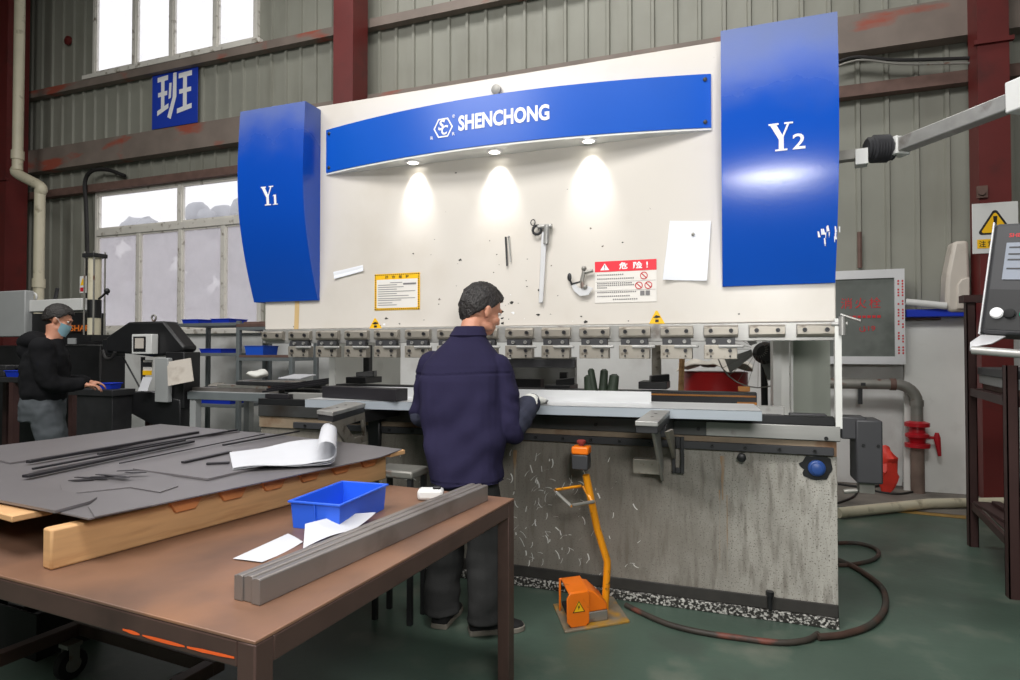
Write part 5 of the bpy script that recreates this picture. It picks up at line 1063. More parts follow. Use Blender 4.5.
a, b = q(68, 332), q(90, 324); pl = MB().box(a.x, b.x, YM+.012, YM+.028, a.z, b.z).build('name_plate', 'sign_brown', mc)
fn = frame((a.x, YM+.011, a.z), (1, 0, 0), (0, 0, 1)); m = MB(); text(m, 'SHAR', fn, (b.x-a.x)*.9, (b.z-a.z)*.78, (b.x-a.x)*.06, (b.z-a.z)*.11, 0, .02); m.build('lettering', 'orange_sign', pl, smooth=0)
a, b = q(66, 344), q(74, 338); MB().box(a.x, b.x, YM+.016, YM+.029, a.z, b.z).build('label_plate', 'pale_grey', mc)
c = q(34, 297, 4.9); m = MB(); m.tube([c+Vector((.045*math.cos(t*.524), 0, .045*math.sin(t*.524))) for t in range(12)], .012, 8, closed=True); m.build('lifting_ring', 'white_plastic', mc)
c = q(55, 300, 4.9); m = MB(); m.tube([c, c+Vector((.04, 0, .14))], .02, 8); m.build('lever', 'dark_steel', mc)
YK = 4.6; w = .05
cyl = thing('guide_column', 'banded white and black guide column with steel rods on the saw machine', 'column', (q(94, 340, YK).x, YK, q(94, 338, YK).z))
zz = lambda py: q(94, py, YK).z; cx = q(94.5, 300, YK).x
for (t, bt, mt, nm) in ((257, 300, 'cream_pipe', 'upper_sleeve'), (300, 318, 'black', 'black_band'), (318, 336, 'cream_pipe', 'lower_sleeve')): m = MB(); m.cyl((cx, YK, zz(bt)), (cx, YK, zz(t)), .062 if 'sleeve' in nm else .066, 20); m.build(nm, mt, cyl)
m = MB(); m.box(cx-.085, cx+.085, YK-.08, YK+.08, zz(258), zz(254)); m.build('cap_plate', 'dark_steel', cyl, bevel=.004)
for dx, dy in ((-.07, -.06), (.07, -.06), (-.07, .06), (.07, .06)): MB().cyl((cx+dx, YK+dy, zz(338)), (cx+dx, YK+dy, zz(252)), .009, 8).build('tie_rod', 'galv', cyl)
MB().box(cx-.10, cx+.10, YK-.10, YM+.04, zz(341), zz(335)).build('foot_plate', 'black', cyl)
a = q(107, 292, YK); m = MB(); m.tube([(cx+.065, YK, a.z-.07), a, a+Vector((.01, 0, -.03))], .011, 8); m.ball(a+Vector((0, 0, .01)), .03, 10, 7); m.build('valve_handle', 'black', cyl)
a, b = q(80.5, 293, YK+.08), q(87, 276, YK+.08); mm = MB(); mm.box(a.x, b.x, YK+.07, YK+.078, a.z, b.z); tg = mm.build('warning_tag', 'white_plastic', cyl)
m = MB(); f_ = frame((a.x, YK+.0685, a.z), (1, 0, 0), (0, 0, 1)); w_, h_ = b.x-a.x, b.z-a.z; m.poly([f_(w_*.1, h_*.45), f_(w_*.9, h_*.45), f_(w_*.5, h_*.9)]); m.build('tag_triangle', 'warn', tg)
m = MB(); rect(m, f_, w_*.1, w_*.9, h_*.08, h_*.32); m.build('tag_band', 'red_ink', tg)
# work surface of the saw with vices and small blue trays beside the worker
a, b = q(-14, 386, 4.0), q(28, 377, 4.0)
sb = thing('steel_bench', 'brown legged bench with dark vice plates at the left edge behind the table', 'bench', (a.x+.4, 4.2, 0))
xb = q(30, 380, 4.0).x; m = MB(); m.box(xb-1.2, xb, 3.9, 4.5, b.z-.05, b.z); m.build('bench_top', 'dark_steel', sb, bevel=.004)
for x, y in ((q(14, 420, 3.93).x, 3.93), (xb-1.1, 3.93), (xb-.06, 4.46), (xb-1.1, 4.46)): MB().box(x-.03, x+.03, y-.03, y+.03, 0, b.z-.05).build('leg', 'rack_brown', sb)
zb = b.z
m = MB(); m.box(xb-.75, xb-.30, 3.95, 4.25, zb+.001, zb+.06); m.box(xb-.70, xb-.36, 4.0, 4.2, zb+.06, zb+.11); m.tube([(xb-.36, 4.1, zb+.085), (xb-.2, 4.1, zb+.085)], .02, 8); m.build('machine_vice', 'dark_steel', bevel=.006, top=('dark machine vice on the brown legged bench at the left edge', 'vice'))
open_bin('blue_tray', 'small blue tray on the bench right beside the second worker', Vector((xb-.26, 3.95, zb+.001)), Vector((1, 0, 0)), Vector((0, 1, 0)), .22, .16, .06, 'bin_dark', divs=False)
m = MB(); m.ball((xb-.14, 4.32, zb+.05), (.09, .07, .05), 12, 8)
for i, v in enumerate(m.v): m.v[i] = v+noise.noise_vector(v*14)*.02; m.v[i].z = max(zb+.001, m.v[i].z)
m.build('white_rag', 'paper', smooth=60, top=('crumpled white rag on the brown legged bench behind the blue tray', 'rag'))
# black bow head with eye bolt, its control box and frame
YH = 4.35; q = lambda px, py, Y=YH: onY(px, py, Y)
hd = thing('bandsaw_bow', 'black trapezoid band saw bow with an eye bolt on top, right of the second worker', 'machine', (q(140, 390).x, YH, 0))
pts = [q(106, 337), q(128, 322), q(163, 321), q(184, 347), q(182, 352), q(152, 357), q(130, 354), q(106, 352)]; m = MB(); m.prism(pts, (0, .16, 0)); m.build('bow_cover', 'black', hd, bevel=.02)
pts = [q(100, 339), q(112, 339), q(112, 356), q(100, 354)]; MB().prism([p+Vector((0, .02, 0)) for p in pts], (0, .12, 0)).build('bow_nose', 'black', hd, bevel=.01)
c = q(146.5, 317.5); m = MB(); m.tube([c+Vector((.028*math.cos(t*.524), .08, .028*math.sin(t*.524))) for t in range(12)], .009, 8, closed=True); m.cyl(c+Vector((0, .08, -.028)), c+Vector((0, .08, -.05)), .012, 8); m.build('eye_bolt', 'galv', hd)
a, b = q(131.5, 354, YH-.08), q(151.5, 334, YH-.08); cb = MB().box(a.x, b.x, YH-.08, YH-.005, a.z, b.z).build('control_box', 'white_plastic', hd, bevel=.006)
w_, h_ = b.x-a.x, b.z-a.z; MB().box(a.x+w_*.1, a.x+w_*.72, YH-.084, YH-.079, a.z+h_*.12, b.z-h_*.12).build('display_bezel', 'black', cb); MB().box(a.x+w_*.2, a.x+w_*.64, YH-.087, YH-.083, a.z+h_*.28, b.z-h_*.2).build('display', 'off_white', cb)
a, b = q(154.5, 402, 4.25), q(168, 358, 4.25); MB().box(a.x, b.x, 4.25, 4.3, a.z, b.z).build('side_panel', 'pale_grey', hd, bevel=.006)
a, b = q(165, 408, 4.31), q(184, 352, 4.31); MB().box(a.x, b.x, 4.31, 4.5, a.z, b.z).build('rear_cabinet', 'black', hd, bevel=.008)
c = [q(168, 386, 4.2), q(193, 381, 4.22), q(190, 358, 4.28), q(167, 362, 4.26)]; m = MB(); m.prism(c, (0, .01, 0)); lf = m.build('hanging_leaflet', 'off_white', hd)
a, b = q(143, 375, 4.40), q(152, 360, 4.40); mm = MB(); mm.box(a.x, b.x, 4.40, 4.41, a.z, b.z); lp = mm.build('yellow_notice', 'sticker', hd)
mm = MB(); mm.box(a.x, b.x, 4.396, 4.399, a.z, a.z+(b.z-a.z)*.3); mm.build('notice_band', 'warn', lp); mm = MB(); mm.box(a.x, b.x, 4.396, 4.399, a.z+(b.z-a.z)*.55, b.z-(b.z-a.z)*.15); mm.build('notice_band', 'dark_steel', lp)
a, b = q(116, 432, 4.3), q(193, 392, 4.3); m = MB(); m.prism([q(116, 392, 4.3), q(150, 392, 4.3), q(180, 400, 4.3), q(180, 432, 4.3), q(150, 424, 4.3), q(109, 402, 4.3)], (0, .2, 0)); m.build('lower_frame', 'black', hd, bevel=.01)
for px in (118, 150, 178): p = q(px, 420, 4.45); MB().box(p.x-.03, p.x+.03, 4.42, 4.48, 0, p.z).build('leg', 'rack_brown', hd)
m = MB(); m.cyl(q(143, 357, 4.5), q(143, 392, 4.5), .02, 8); m.cyl(q(123, 357, 4.5), q(140, 388, 4.4), .008, 6); m.build('post', 'dark_steel', hd)
c = [q(138, 391, 4.2), q(147, 391, 4.2), q(152, 377, 4.3), q(143, 377, 4.3)]; MB().prism(c, (0, .006, 0)).build('instruction_card', 'paper', hd)
m = MB(); m.tube(smoothpath([q(103, 350, 4.3), q(106, 358, 4.3), q(112, 358, 4.3), q(115, 352, 4.3)], 5), .015, 8); m.cyl(q(101, 352, 4.35), q(101, 374, 4.35), .016, 8); m.build('hose', 'cable', hd)
open_bin('blue_tray', 'small blue tray on the saw bed in front of the second worker', Vector((q(101, 392, 4.15).x, 4.15, q(80, 388, 4.2).z+.002)), Vector((1, 0, 0)), Vector((0, 1, 0)), .12, .10, .055, 'bin_dark', divs=False)
m = MB(); a = q(80, 388, 4.2); b = q(124, 388, 4.2); m.box(a.x, b.x, 4.08, 4.32, a.z-.06, a.z+.0); m.box(a.x+.1, b.x-.02, 4.1, 4.3, 0, a.z-.06); m.build('saw_bed', 'dark_steel', hd, bevel=.004)
# white sack on the floor
c = onZ(178, 440, 0); m = MB(); c = Vector((q(178, 430, 4.0).x, 4.0, 0)); m.ball((c.x, 4.0, .26), (.34, .25, .27), 18, 12)
for i, v in enumerate(m.v): m.v[i] = v+noise.noise_vector(v*6)*.07; m.v[i].z = max(0, m.v[i].z)
m.build('white_sack', 'white_plastic', smooth=80, top=('bulging white sack on the floor left of the grey bench', 'sack'))
# grey bench loaded with steel strips
YBn = 4.35; q = lambda px, py, Y=YBn: onY(px, py, Y)
zb = q(192, 391).z; xa, xb_ = q(189, 392).x, q(300, 392).x
gb = thing('grey_bench', 'grey angle steel bench loaded with strips left of the press brake', 'bench', ((xa+xb_)/2, YBn+.3, 0))
m = MB(); m.box(xa, xb_, YBn, YBn+.75, zb-.035, zb); m.build('bench_top', 'pale_grey', gb, bevel=.003)
m = MB(); m.box(xa, xb_, YBn-.02, YBn+.01, zb-.075, zb-.005); m.build('front_rail', 'rack_blue', gb, bevel=.003)
for x in (xa+.05, xb_-.25):
    for y in (YBn+.03, YBn+.70): MB().box(x-.035, x+.035, y-.035, y+.035, 0, zb-.035).build('leg', 'pale_grey', gb, bevel=.003)
MB().box(xa+.05, xb_-.25, YBn+.1, YBn+.65, .28, .30).build('lower_shelf', 'rack_blue', gb)
rr = random.Random(31); zc = zb+.001
for i in range(13):
    l = rr.uniform(1.0, 1.5) if i < 5 else rr.uniform(.6, .9); x = xa+rr.uniform(-.02, .10)+(0 if i < 5 else rr.uniform(.3, .5)); y = YBn+.04+(i % 5)*.135; z = zc+.032*(i//5)
    MB().obox((x, y, z), Vector((l, rr.uniform(-.012, .012), 0)), (-.01, .09, 0), (0, 0, .030)).build('steel_strip', ('bar', 'dark_steel', 'galv')[i % 3], bevel=.002, top=('dark steel strip on the grey bench, %s layer, %s from the front' % (('lower', 'middle', 'top')[i//5], ('first', 'second', 'third', 'fourth', 'fifth')[i % 5]), 'steel strip', 'strips on the grey bench'))
p, p2 = q(262, 391, 4.18), q(335, 381, 4.18)
for k in range(3): MB().obox(p+Vector((0, .05*k, .018*k-.015)), p2-p, (0, .10, 0), (0, 0, .016)).build('steel_channel', 'strip_dark', bevel=.002, top=('long dark channel overhanging the right end of the grey bench, %s of three' % ('lowest', 'middle', 'topmost')[k], 'steel channel', 'channels overhanging the grey bench'))
c = q(256, 379, 4.6); m = MB(); m.ball((c.x, 4.62, zb+.155), (.10, .07, .04), 12, 8)
for i, v in enumerate(m.v): m.v[i] = v+noise.noise_vector(v*16)*.025
m.build('work_glove', 'glove', smooth=60, top=('off-white work glove on top of the strips on the grey bench', 'glove'))
m = MB(); a = q(272, 383, 4.7); m.obox((a.x, 4.78, zb+.102), (.26, .0, 0), (.03, .2, .03), (0, 0, .012)); m.build('paper_stack', 'paper', bevel=.002, top=('white paper stack lying on the grey bench behind the channels', 'papers'))
# blue bins low beside the machine
open_bin('blue_bin', 'deep blue bin with scrap at the foot of the grey bench', Vector((q(222, 436, 4.05).x, 3.95, .30)), Vector((1, 0, 0)), Vector((0, 1, 0)), .42, .30, .14, 'bin_dark', divs=False)
st_ = Vector((q(222, 436, 4.05).x, 3.95, 0)); m = MB(); m.box(st_.x-.03, st_.x+.46, 3.92, 4.28, .26, .299)
for dx in (-.0, .40):
    for dy in (3.94, 4.22): m.box(st_.x+dx, st_.x+dx+.03, dy, dy+.03, 0, .26)
m.build('bin_stand', 'rack_blue', bevel=.002, top=('low grey-blue stand carrying the deep blue bin by the grey bench', 'stand'))
m = MB(); m.ball((st_.x+.2, 4.09, .42), (.17, .11, .07), 12, 8)
for i, v in enumerate(m.v): m.v[i] = v+noise.noise_vector(v*18)*.04; m.v[i].z = max(.31, m.v[i].z)
m.build('plastic_film', 'pale_grey', smooth=20, top=('crumpled grey plastic film heaped in the deep blue bin', 'plastic film'))
# shelving against the wall
def shelving(name, label, xl, xr, Y, depth, levels, mt, top):
    r = thing(name, label, 'shelving', ((xl+xr)/2, Y+depth/2, 0)); w = .05
    for x in (xl, xr-w):
        for y in (Y, Y+depth-w): MB().box(x, x+w, y, y+w, 0, top).build('upright', mt, r, bevel=.003)
    for z in levels: m = MB(); m.box(xl+w, xr-w, Y, Y+depth, z-.04, z); m.build('shelf', mt, r, bevel=.003)
    return r
YR = 6.1; q = lambda px, py, Y=YR: onY(px, py, Y)
xl1, xr1 = q(172, 340).x, q(239, 340).x; za, zb1, zc1 = q(205, 323).z, q(205, 353).z, q(205, 404).z
shelving('shelving_unit', 'grey-blue steel shelving with blue trays below the large window', xl1, xr1, YR, .6, (zc1, zb1, za), 'rack_blue', za+.02)
for i, (px, z, wd_, lb) in enumerate(((178, za, .26, 'blue tray on the left of the top shelf below the window'), (207, za, .28, 'blue tray on the right of the top shelf below the window'), (196, zb1, .34, 'blue tray on the middle shelf below the window'), (196, zc1, .5, 'blue tray on the bottom shelf below the window'))):
    open_bin('blue_tray', lb, Vector((q(px, 330).x, YR+.08, z+.001)), Vector((1, 0, 0)), Vector((0, 1, 0)), wd_, .3, .055, 'bin_dark', group='blue trays on the shelving', divs=False)
for i, (px, w_, h_) in enumerate(((176, .3, .20), (190, .35, .24), (214, .3, .16))):
    z = zb1-.52 if False else zc1+.001; c = q(px, 380); m = MB(); m.ball((c.x, YR+.19 if i != 1 else YR+.46, z+h_*.5), (w_*.5, .12, h_*.5), 12, 8)
    for k, v in enumerate(m.v): m.v[k] = v+noise.noise_vector(v*13)*.05; m.v[k].z = max(z+(.06 if True else 0), m.v[k].z)
    m.build('wrapped_parcel', 'cloth', smooth=25, top=('crumpled grey wrapped parcel on the bottom shelf below the window, %s' % ('left one', 'rear one', 'right one')[i], 'parcel', 'wrapped parcels on the shelving'))
xl2, xr2 = q(242, 340, 6.0).x, q(298, 340, 6.0).x; zt2, zm2 = q(270, 327, 6.0).z, q(270, 357.5, 6.0).z
shelving('shelving_unit', 'low brown shelved rack with grey posts between window and press brake', xl2, xr2, 5.9, .5, (zm2, zt2), 'rack_blue', zt2)
MB().box(xl2+.0, xr2, 5.9, 6.4, zt2+.001, zt2+.04).build('brown_board', 'rust', bevel=.003, top=('brown board on top of the low rack by the press brake', 'board'))
MB().box(xl2+.052, xr2-.052, 5.9, 6.4, zm2+.001, zm2+.03).build('brown_board', 'rust', bevel=.003, top=('brown board on the middle shelf of the low rack', 'board'))
open_bin('blue_bin', 'blue bin on the middle shelf of the low brown rack', Vector((q(249, 356, 6.0).x, 5.95, zm2+.031)), Vector((1, 0, 0)), Vector((0, 1, 0)), .26, .24, .11, 'bin', divs=False)
for i, (dx, lb) in enumerate(((.02, 'rusty steel piece lying on the low rack top, left one'), (.26, 'rusty steel piece lying on the low rack top, right one'))): MB().obox((xl2+dx, 6.0, zt2+.041), (.2, .04, 0), (0, .1, 0), (0, 0, .03)).build('steel_piece', 'rust', bevel=.004, top=(lb, 'steel piece', 'steel pieces on the low rack'))
# ================================================================== PEOPLE
def voxel(mb, size, it, name, mt, parent, wrinkle=None, smooth=180):
    me = mb.mesh('tmp', mt, Vector((0, 0, 0)), 0); o = bpy.data.objects.new('tmp', me); COL.objects.link(o)
    rm = o.modifiers.new('r', 'REMESH'); rm.mode = 'VOXEL'; rm.voxel_size = size
    sm = o.modifiers.new('s', 'SMOOTH'); sm.iterations = it; sm.factor = .5
    dg = bpy.context.evaluated_depsgraph_get(); ev = bpy.data.meshes.new_from_object(o.evaluated_get(dg)); bpy.data.objects.remove(o); bpy.data.meshes.remove(me)
    ev.name = name; org = ORG[parent.name]
    if wrinkle:
        ev.update(); ns = [v.normal.copy() for v in ev.vertices]
        for v, n in zip(ev.vertices, ns): v.co += n*wrinkle(v.co, n)
    ev.transform(Matrix.Translation(-org)); ev.materials.clear()
    for m_ in (mt if isinstance(mt, list) else [mt]): ev.materials.append(M[m_])
    ev.polygons.foreach_set('use_smooth', [True]*len(ev.polygons)); ev.update()
    ob = bpy.data.objects.new(name, ev); COL.objects.link(ob); return place(ob, org, parent)
def ring(c, wx, wy, lat, fwd, n=24, p=2.3):
    out = []
    for j in range(n):
        a = 2*math.pi*j/n; ca, sa = math.cos(a), math.sin(a)
        out.append(V(c)+lat*(wx*math.copysign(abs(ca)**(2/p), ca))+fwd*(wy*math.copysign(abs(sa)**(2/p), sa)))
    return out
def limb(mb, pts, rad, n=14):
    P = smoothpath(pts, 5); R = []
    for i in range(len(P)):
        t = i/5; k = min(int(t), len(rad)-2); f = t-k; R.append(lerp(rad[k], rad[k+1], f))
    mb.tube(P, R, n); mb.ball(P[0], R[0], 12, 8); mb.ball(P[-1], R[-1], 12, 8)
def hand(mb, wrist, d, palm_n, thumb_side, s=1., curl=.6, infl=0.):
    # wrist point, direction of the hand, palm normal (the way the fingers curl), side the thumb is on
    d = V(d).normalized(); pn = (V(palm_n)-d*V(palm_n).dot(d)).normalized(); sd = V(thumb_side); sd = (sd-d*sd.dot(d)-pn*sd.dot(pn)).normalized()
    w = V(wrist); L = .088*s
    rs = []
    for t, wx, wy in ((0, .026, .019), (.35, .036, .017), (.75, .042, .014), (1., .040, .011)): rs.append(ring(w+d*L*t, wx*s+infl, wy*s+infl, sd, pn, 14, 2.6))
    mb.rings(rs); mb.ball(w, .025*s+infl, 10, 7)
    for k, (off, ln, r) in enumerate(((.031, .066, .0085), (.0105, .075, .0088), (-.0105, .070, .0084), (-.030, .054, .0074))):
        b = w+d*L*.96+sd*off*s; pts = [b-d*.012*s]; cur = d.copy(); p = b.copy(); cc = curl*(1+.12*k)
        for seg, fr_ in enumerate((.45, .32, .23)):
            ang = cc*(.55, .75, .5)[seg]; cur = (cur*math.cos(ang)+pn*math.sin(ang)).normalized(); pts.append(p.copy()); p = p+cur*ln*fr_*s
        pts.append(p); mb.tube(pts, [r*s*1.05+infl, r*s*1.05+infl, r*s+infl, r*s*.92+infl, r*s*.7+infl], 9); mb.ball(p, r*s*.72+infl, 8, 6)
    b = w+d*L*.28+sd*.024*s; t1 = (d*.62+sd*.70+pn*.35).normalized(); t2 = (d*.85+sd*.18+pn*.5).normalized()
    pts = [b-t1*.01, b+t1*.034*s, b+t1*.034*s+t2*.030*s, b+t1*.034*s+t2*.052*s]; mb.tube(pts, [.013*s+infl, .011*s+infl, .0098*s+infl, .0075*s+infl], 9); mb.ball(pts[-1], .0076*s+infl, 8, 6)
def head(mb, c, f, u, s=1.):
    f = V(f).normalized(); u = V(u); u = (u-f*u.dot(f)).normalized(); r_ = f.cross(u).normalized(); X = Matrix((r_, f, u)).transposed()
    at = lambda a, b, e: V(c)+(r_*a+f*b+u*e)*s
    B = lambda p, rr_, n=14, k=9: mb.ball(p, Vector(rr_)*s, n, k, 0, X)
    B(at(0, -.012, .028), (.074, .094, .086), 20, 13); B(at(0, .026, -.028), (.060, .064, .078), 18, 11); B(at(0, .050, -.078), (.040, .038, .030))
    B(at(0, .092, -.018), (.011, .015, .022)); B(at(0, .098, -.030), (.015, .013, .010)); B(at(0, .085, .026), (.046, .012, .012))
    B(at(0, .082, -.058), (.022, .012, .006)); B(at(0, .080, -.067), (.019, .012, .006))
    for q in (-1, 1): B(at(q*.076, -.006, -.012), (.010, .020, .032)); B(at(q*.080, -.012, .002), (.010, .016, .018)); B(at(q*.042, .060, -.030), (.024, .022, .024)); B(at(q*.050, .02, -.075), (.018, .04, .022))
    return at, X
def hair_mesh(name, c, f, u, parent, s=1., seed=0., low=-.5, vol=1.0):
    f = V(f).normalized(); u = V(u); u = (u-f*u.dot(f)).normalized(); r_ = f.cross(u).normalized(); n, k = 112, 70; vs = []
    def pt(th, ph):
        d = Vector((math.cos(ph)*math.cos(th), math.cos(ph)*math.sin(th), math.sin(ph)))   # x right, y forward, z up
        base = Vector((d.x*.078, d.y*.104, d.z*(.096 if d.z > 0 else lerp(.112, .150, max(0, -d.y)))))
        fy = d.y; lim = lerp(low, -.22, max(0, min(1, (fy+.70)/.62))) if fy < -.08 else lerp(-.22, .46, min(1, max(0, (fy-.16)/.5)))
        lim += .09*noise.noise(Vector((math.cos(th)*9, math.sin(th)*9, seed)))+.05*noise.noise(Vector((th*4, seed, 0)))
        e = max(0, min(1, (d.z-lim)/.10+.5)); e = e*e*(3-2*e)
        tuft = .045*noise.noise(Vector((d.x*4+seed, d.y*4, d.z*3)))+.045*noise.noise(Vector((d.x*11, d.y*11+seed, d.z*5)))+.040*noise.noise(Vector((d.x*30, d.y*30, d.z*7+seed)))
        g = lerp(.80, 1.075+.05*max(0, d.z)*vol+tuft*vol, e)
        p = base*g; return V(c)+(r_*p.x+f*(p.y-.012)+u*(p.z+.028))*s
    vs.append(pt(0, -math.pi/2))
    for i in range(1, k):
        for j in range(n): vs.append(pt(2*math.pi*j/n, -math.pi/2+math.pi*i/k))
    vs.append(pt(0, math.pi/2)); e = len(vs)-1
    fs = [(0, 1+(j+1) % n, 1+j) for j in range(n)]
    for i in range(k-2):
        for j in range(n): fs.append((1+i*n+j, 1+i*n+(j+1) % n, 1+(i+1)*n+(j+1) % n, 1+(i+1)*n+j))
    fs += [(1+(k-2)*n+j, 1+(k-2)*n+(j+1) % n, e) for j in range(n)]
    m = MB(); m.add(vs, fs); return m.build(name, 'hair', parent, smooth=180)
def shoe(side, ankle, d, parent, mt='shoe', L=.27):
    d = V(d).normalized(); s_ = Vector((d.y, -d.x, 0)); h = Vector((ankle[0], ankle[1], 0))-d*.065
    pr = ((0, .030, .075), (.03, .040, .082), (.25, .041, .088), (.45, .043, .072), (.65, .050, .052), (.85, .046, .042), (.97, .030, .032), (1.0, .012, .024))
    m = MB(); rs = []
    for t, w, hh in pr:
        c = h+d*L*t; rr_ = [c+s_*w*x+Vector((0, 0, .022+(hh-.022)*z)) for x, z in ((-1, 0), (-1, .35), (-.85, .75), (-.45, 1), (0, 1.04), (.45, 1), (.85, .75), (1, .35), (1, 0))]; rs.append(rr_)
    m.rings(rs); m.ball(Vector((ankle[0], ankle[1], .085)), (.042, .042, .035), 14, 8); sh = m.build('shoe', mt, parent, smooth=60)
    m = MB(); rs = []
    for t, w, hh in pr: c = h+d*(L*t*1.02-.003); w += .004; rs.append([c-s_*w, c-s_*w+Vector((0, 0, .026)), c+s_*w+Vector((0, 0, .026)), c+s_*w])
    m.rings(rs); m.build('sole', 'sole', sh, smooth=50, bevel=.004)
def eyes(at, X, parent, s=1.):
    for q in (-1, 1):
        m = MB(); m.ball(at(q*.031, .074, .008), Vector((.011, .010, .008))*s, 12, 8, 0, X); e = m.build('eye', 'white_eye', parent)
        m = MB(); m.ball(at(q*.031, .0825, .008), Vector((.005, .003, .005))*s, 10, 6, 0, X); m.build('iris', 'ink', e)
        m = MB(); m.ball(at(q*.032, .085, .026), Vector((.017, .006, .004))*s, 10, 6, 0, X); m.build('eyebrow', 'hair', parent)
Zu = Vector((0, 0, 1))
def torso(mb, P, Cc, Nk, lat, fwd, prof):       # prof: (t along pelvis->chest->neck 0..2, halfwidth, halfdepth)
    rs = []
    for t, wx, wy in prof:
        c = P.lerp(Cc, t) if t <= 1 else Cc.lerp(Nk, t-1); rs.append(ring(c, wx, wy, lat, fwd, 26, 2.4))
    mb.rings(rs)
# ---------------------------------------------------------------- the operator, seen from behind
def operator():
    P, Cc, Nk = V(-1.222, 2.735, .90), V(-1.27, 2.80, 1.20), V(-1.262, 2.875, 1.458)
    lat, fwd = V(1, .10, 0).normalized(), V(-.10, 1, 0).normalized()
    shL, shR = V(-1.452, 2.845, 1.285), V(-1.10, 2.86, 1.27)
    elL, wrL = V(-1.515, 2.85, 1.03), V(-1.40, 3.05, 1.145)
    elR, wrR = V(-1.022, 2.825, .990), V(-.953, 3.00, 1.105)
    hipL, hipR, knL, knR, anL, anR = V(-1.31, 2.735, .86), V(-1.15, 2.735, .86), V(-1.335, 2.80, .48), V(-1.14, 2.79, .48), V(-1.355, 2.775, .085), V(-1.135, 2.755, .085)
    H_ = V(-1.222, 2.965, 1.572); hf = V(.62, .72, -.34).normalized(); hu = V(.24, .30, 1).normalized()
    r = thing('person', 'man in a navy jacket with his back turned, working at the press brake', 'person', (-1.257, 2.76, 0))
    m = MB(); torso(m, P, Cc, Nk, lat, fwd, ((-.35, .14, .10), (0, .165, .115), (.5, .15, .10), (1, .16, .105), (1.3, .15, .10), (1.55, .12, .085), (1.8, .08, .07), (2, .060, .06)))
    m.tube([Nk-Zu*.06, Nk+V(.008, .03, .04), H_-hf*.03-Zu*.05], [.066, .058, .058], 14)
    at, X = head(m, H_, hf, hu, 1.08)
    for a, b, c, s_, hd_, pn, th in ((shL, elL, wrL, 1, V(.15, 1, -.15), V(.1, -.1, -1), V(1, -.1, 0)), (shR, elR, wrR, 1, V(.05, 1, .02), V(-.2, -.1, -1), V(-1, .1, 0))):
        limb(m, [a, b, c], [.048, .044, .030]); hand(m, c, hd_, pn, th, 1., .55)
    for a, b, c in ((hipL, knL, anL), (hipR, knR, anR)): limb(m, [a, b, c], [.088, .060, .044])
    for c, d in ((anL, V(-.05, 1, 0)), (anR, V(.8, .6, 0))): d = d.normalized(); m.tube([c-Zu*.045, c-Zu*.05+d*.13], [.034, .026], 10)
    voxel(m, .0065, 4, 'body', 'skin', r)
    eyes(at, X, r, 1.08)
    hair_mesh('hair', H_, hf, hu, r, 1.09, 2.3, -.84)
    # trousers
    m = MB(); torso(m, P, Cc, Nk, lat, fwd, ((-.22, .15, .115), (0, .15, .12), (.3, .140, .11), (.45, .135, .105)))
    for a, b, c, h_ in ((hipL, knL, anL, V(.0, -.02, .0)), (hipR, knR, anR, V(.02, -.015, 0))): limb(m, [a, b+V(0, -.012, 0), c+h_+Zu*.055], [.092, .092, .086], 16); m.tube([c+h_+Zu*.06, c+h_+Zu*-.02], [.084, .090], 16)
    wr_ = lambda p, n: .011*noise.noise(p*9)+.007*noise.noise(V(p.x*6, p.y*6, p.z*17))*max(0, min(1, (.62-p.z)*2.5))
    voxel(m, .009, 3, 'trousers', 'denim', r, wr_)
    shoe(-1, anL, V(-.10, 1, 0), r); shoe(1, anR, V(.86, .52, 0), r)
    # jacket
    m = MB(); torso(m, P, Cc, Nk, lat, fwd, ((-.55, .182, .150), (-.3, .190, .152), (0, .197, .150), (.35, .205, .145), (.75, .215, .150), (1.05, .215, .148), (1.35, .205, .135), (1.58, .165, .112), (1.8, .112, .088), (1.96, .080, .076)))
    limb(m, [shL, shL.lerp(elL, .5), elL], [.078, .076, .070], 16); limb(m, [shR, shR.lerp(elR, .5), elR], [.078, .078, .072], 16)
    def wj(p, n):
        f = max(0, min(1, (1.32-p.z)*3)); lo = noise.noise(V(p.x*7+p.z*3, p.y*7, p.z*4-p.x*3)); d2 = noise.noise(V(p.x*11-p.z*6, p.y*9, p.z*9))
        arm_ = max(0, min(1, (abs((p-V(-1.26, 2.8, 0)).dot(lat))-.19)*12)); fold = (.0035*math.sin((p.z+p.y*.4)*58+5*noise.noise(p*7))+.006*noise.noise(p*17))*arm_
        band = -.006 if .745 < p.z < .752 else 0
        yoke = -.0045 if abs(p.z-1.245-.006*math.sin((p.x+1.26)*9)) < .006 and n.y < -.2 else 0
        return f*(.020*lo+.015*d2+.013*math.sin(26*(p.x*.8+p.z*.7)+4*noise.noise(p*4))*max(0, min(1, (1.08-p.z)*5)))+fold+band+yoke
    jk = voxel(m, .0062, 3, 'jacket', 'navy', r, wj)
    # collar
    m = MB(); rs = []; up = (Nk-Cc).normalized(); n_ = 40; c0 = Nk-up*.030
    for i in range(n_):
        a = -math.pi/2+.32+(2*math.pi-.64)*0+2*math.pi*i/n_; q = lambda w, d_, z: c0+lat*(w*math.cos(a))+fwd*(d_*math.sin(a)+.004)+up*z
        fl = 1+.08*(1-math.sin(a))/2
        rs.append([q(.080, .076, -.012), q(.084*fl+.010, .080*fl+.010, .010), q(.076, .070, .058), q(.070, .064, .060), q(.070, .066, -.010)])
    vs = [p for g in rs for p in g]; fs = []
    for i in range(n_):
        for j in range(5): fs.append((i*5+j, i*5+(j+1) % 5, ((i+1) % n_)*5+(j+1) % 5, ((i+1) % n_)*5+j))
    m.add(vs, fs); m.build('collar', 'navy', jk, smooth=60)
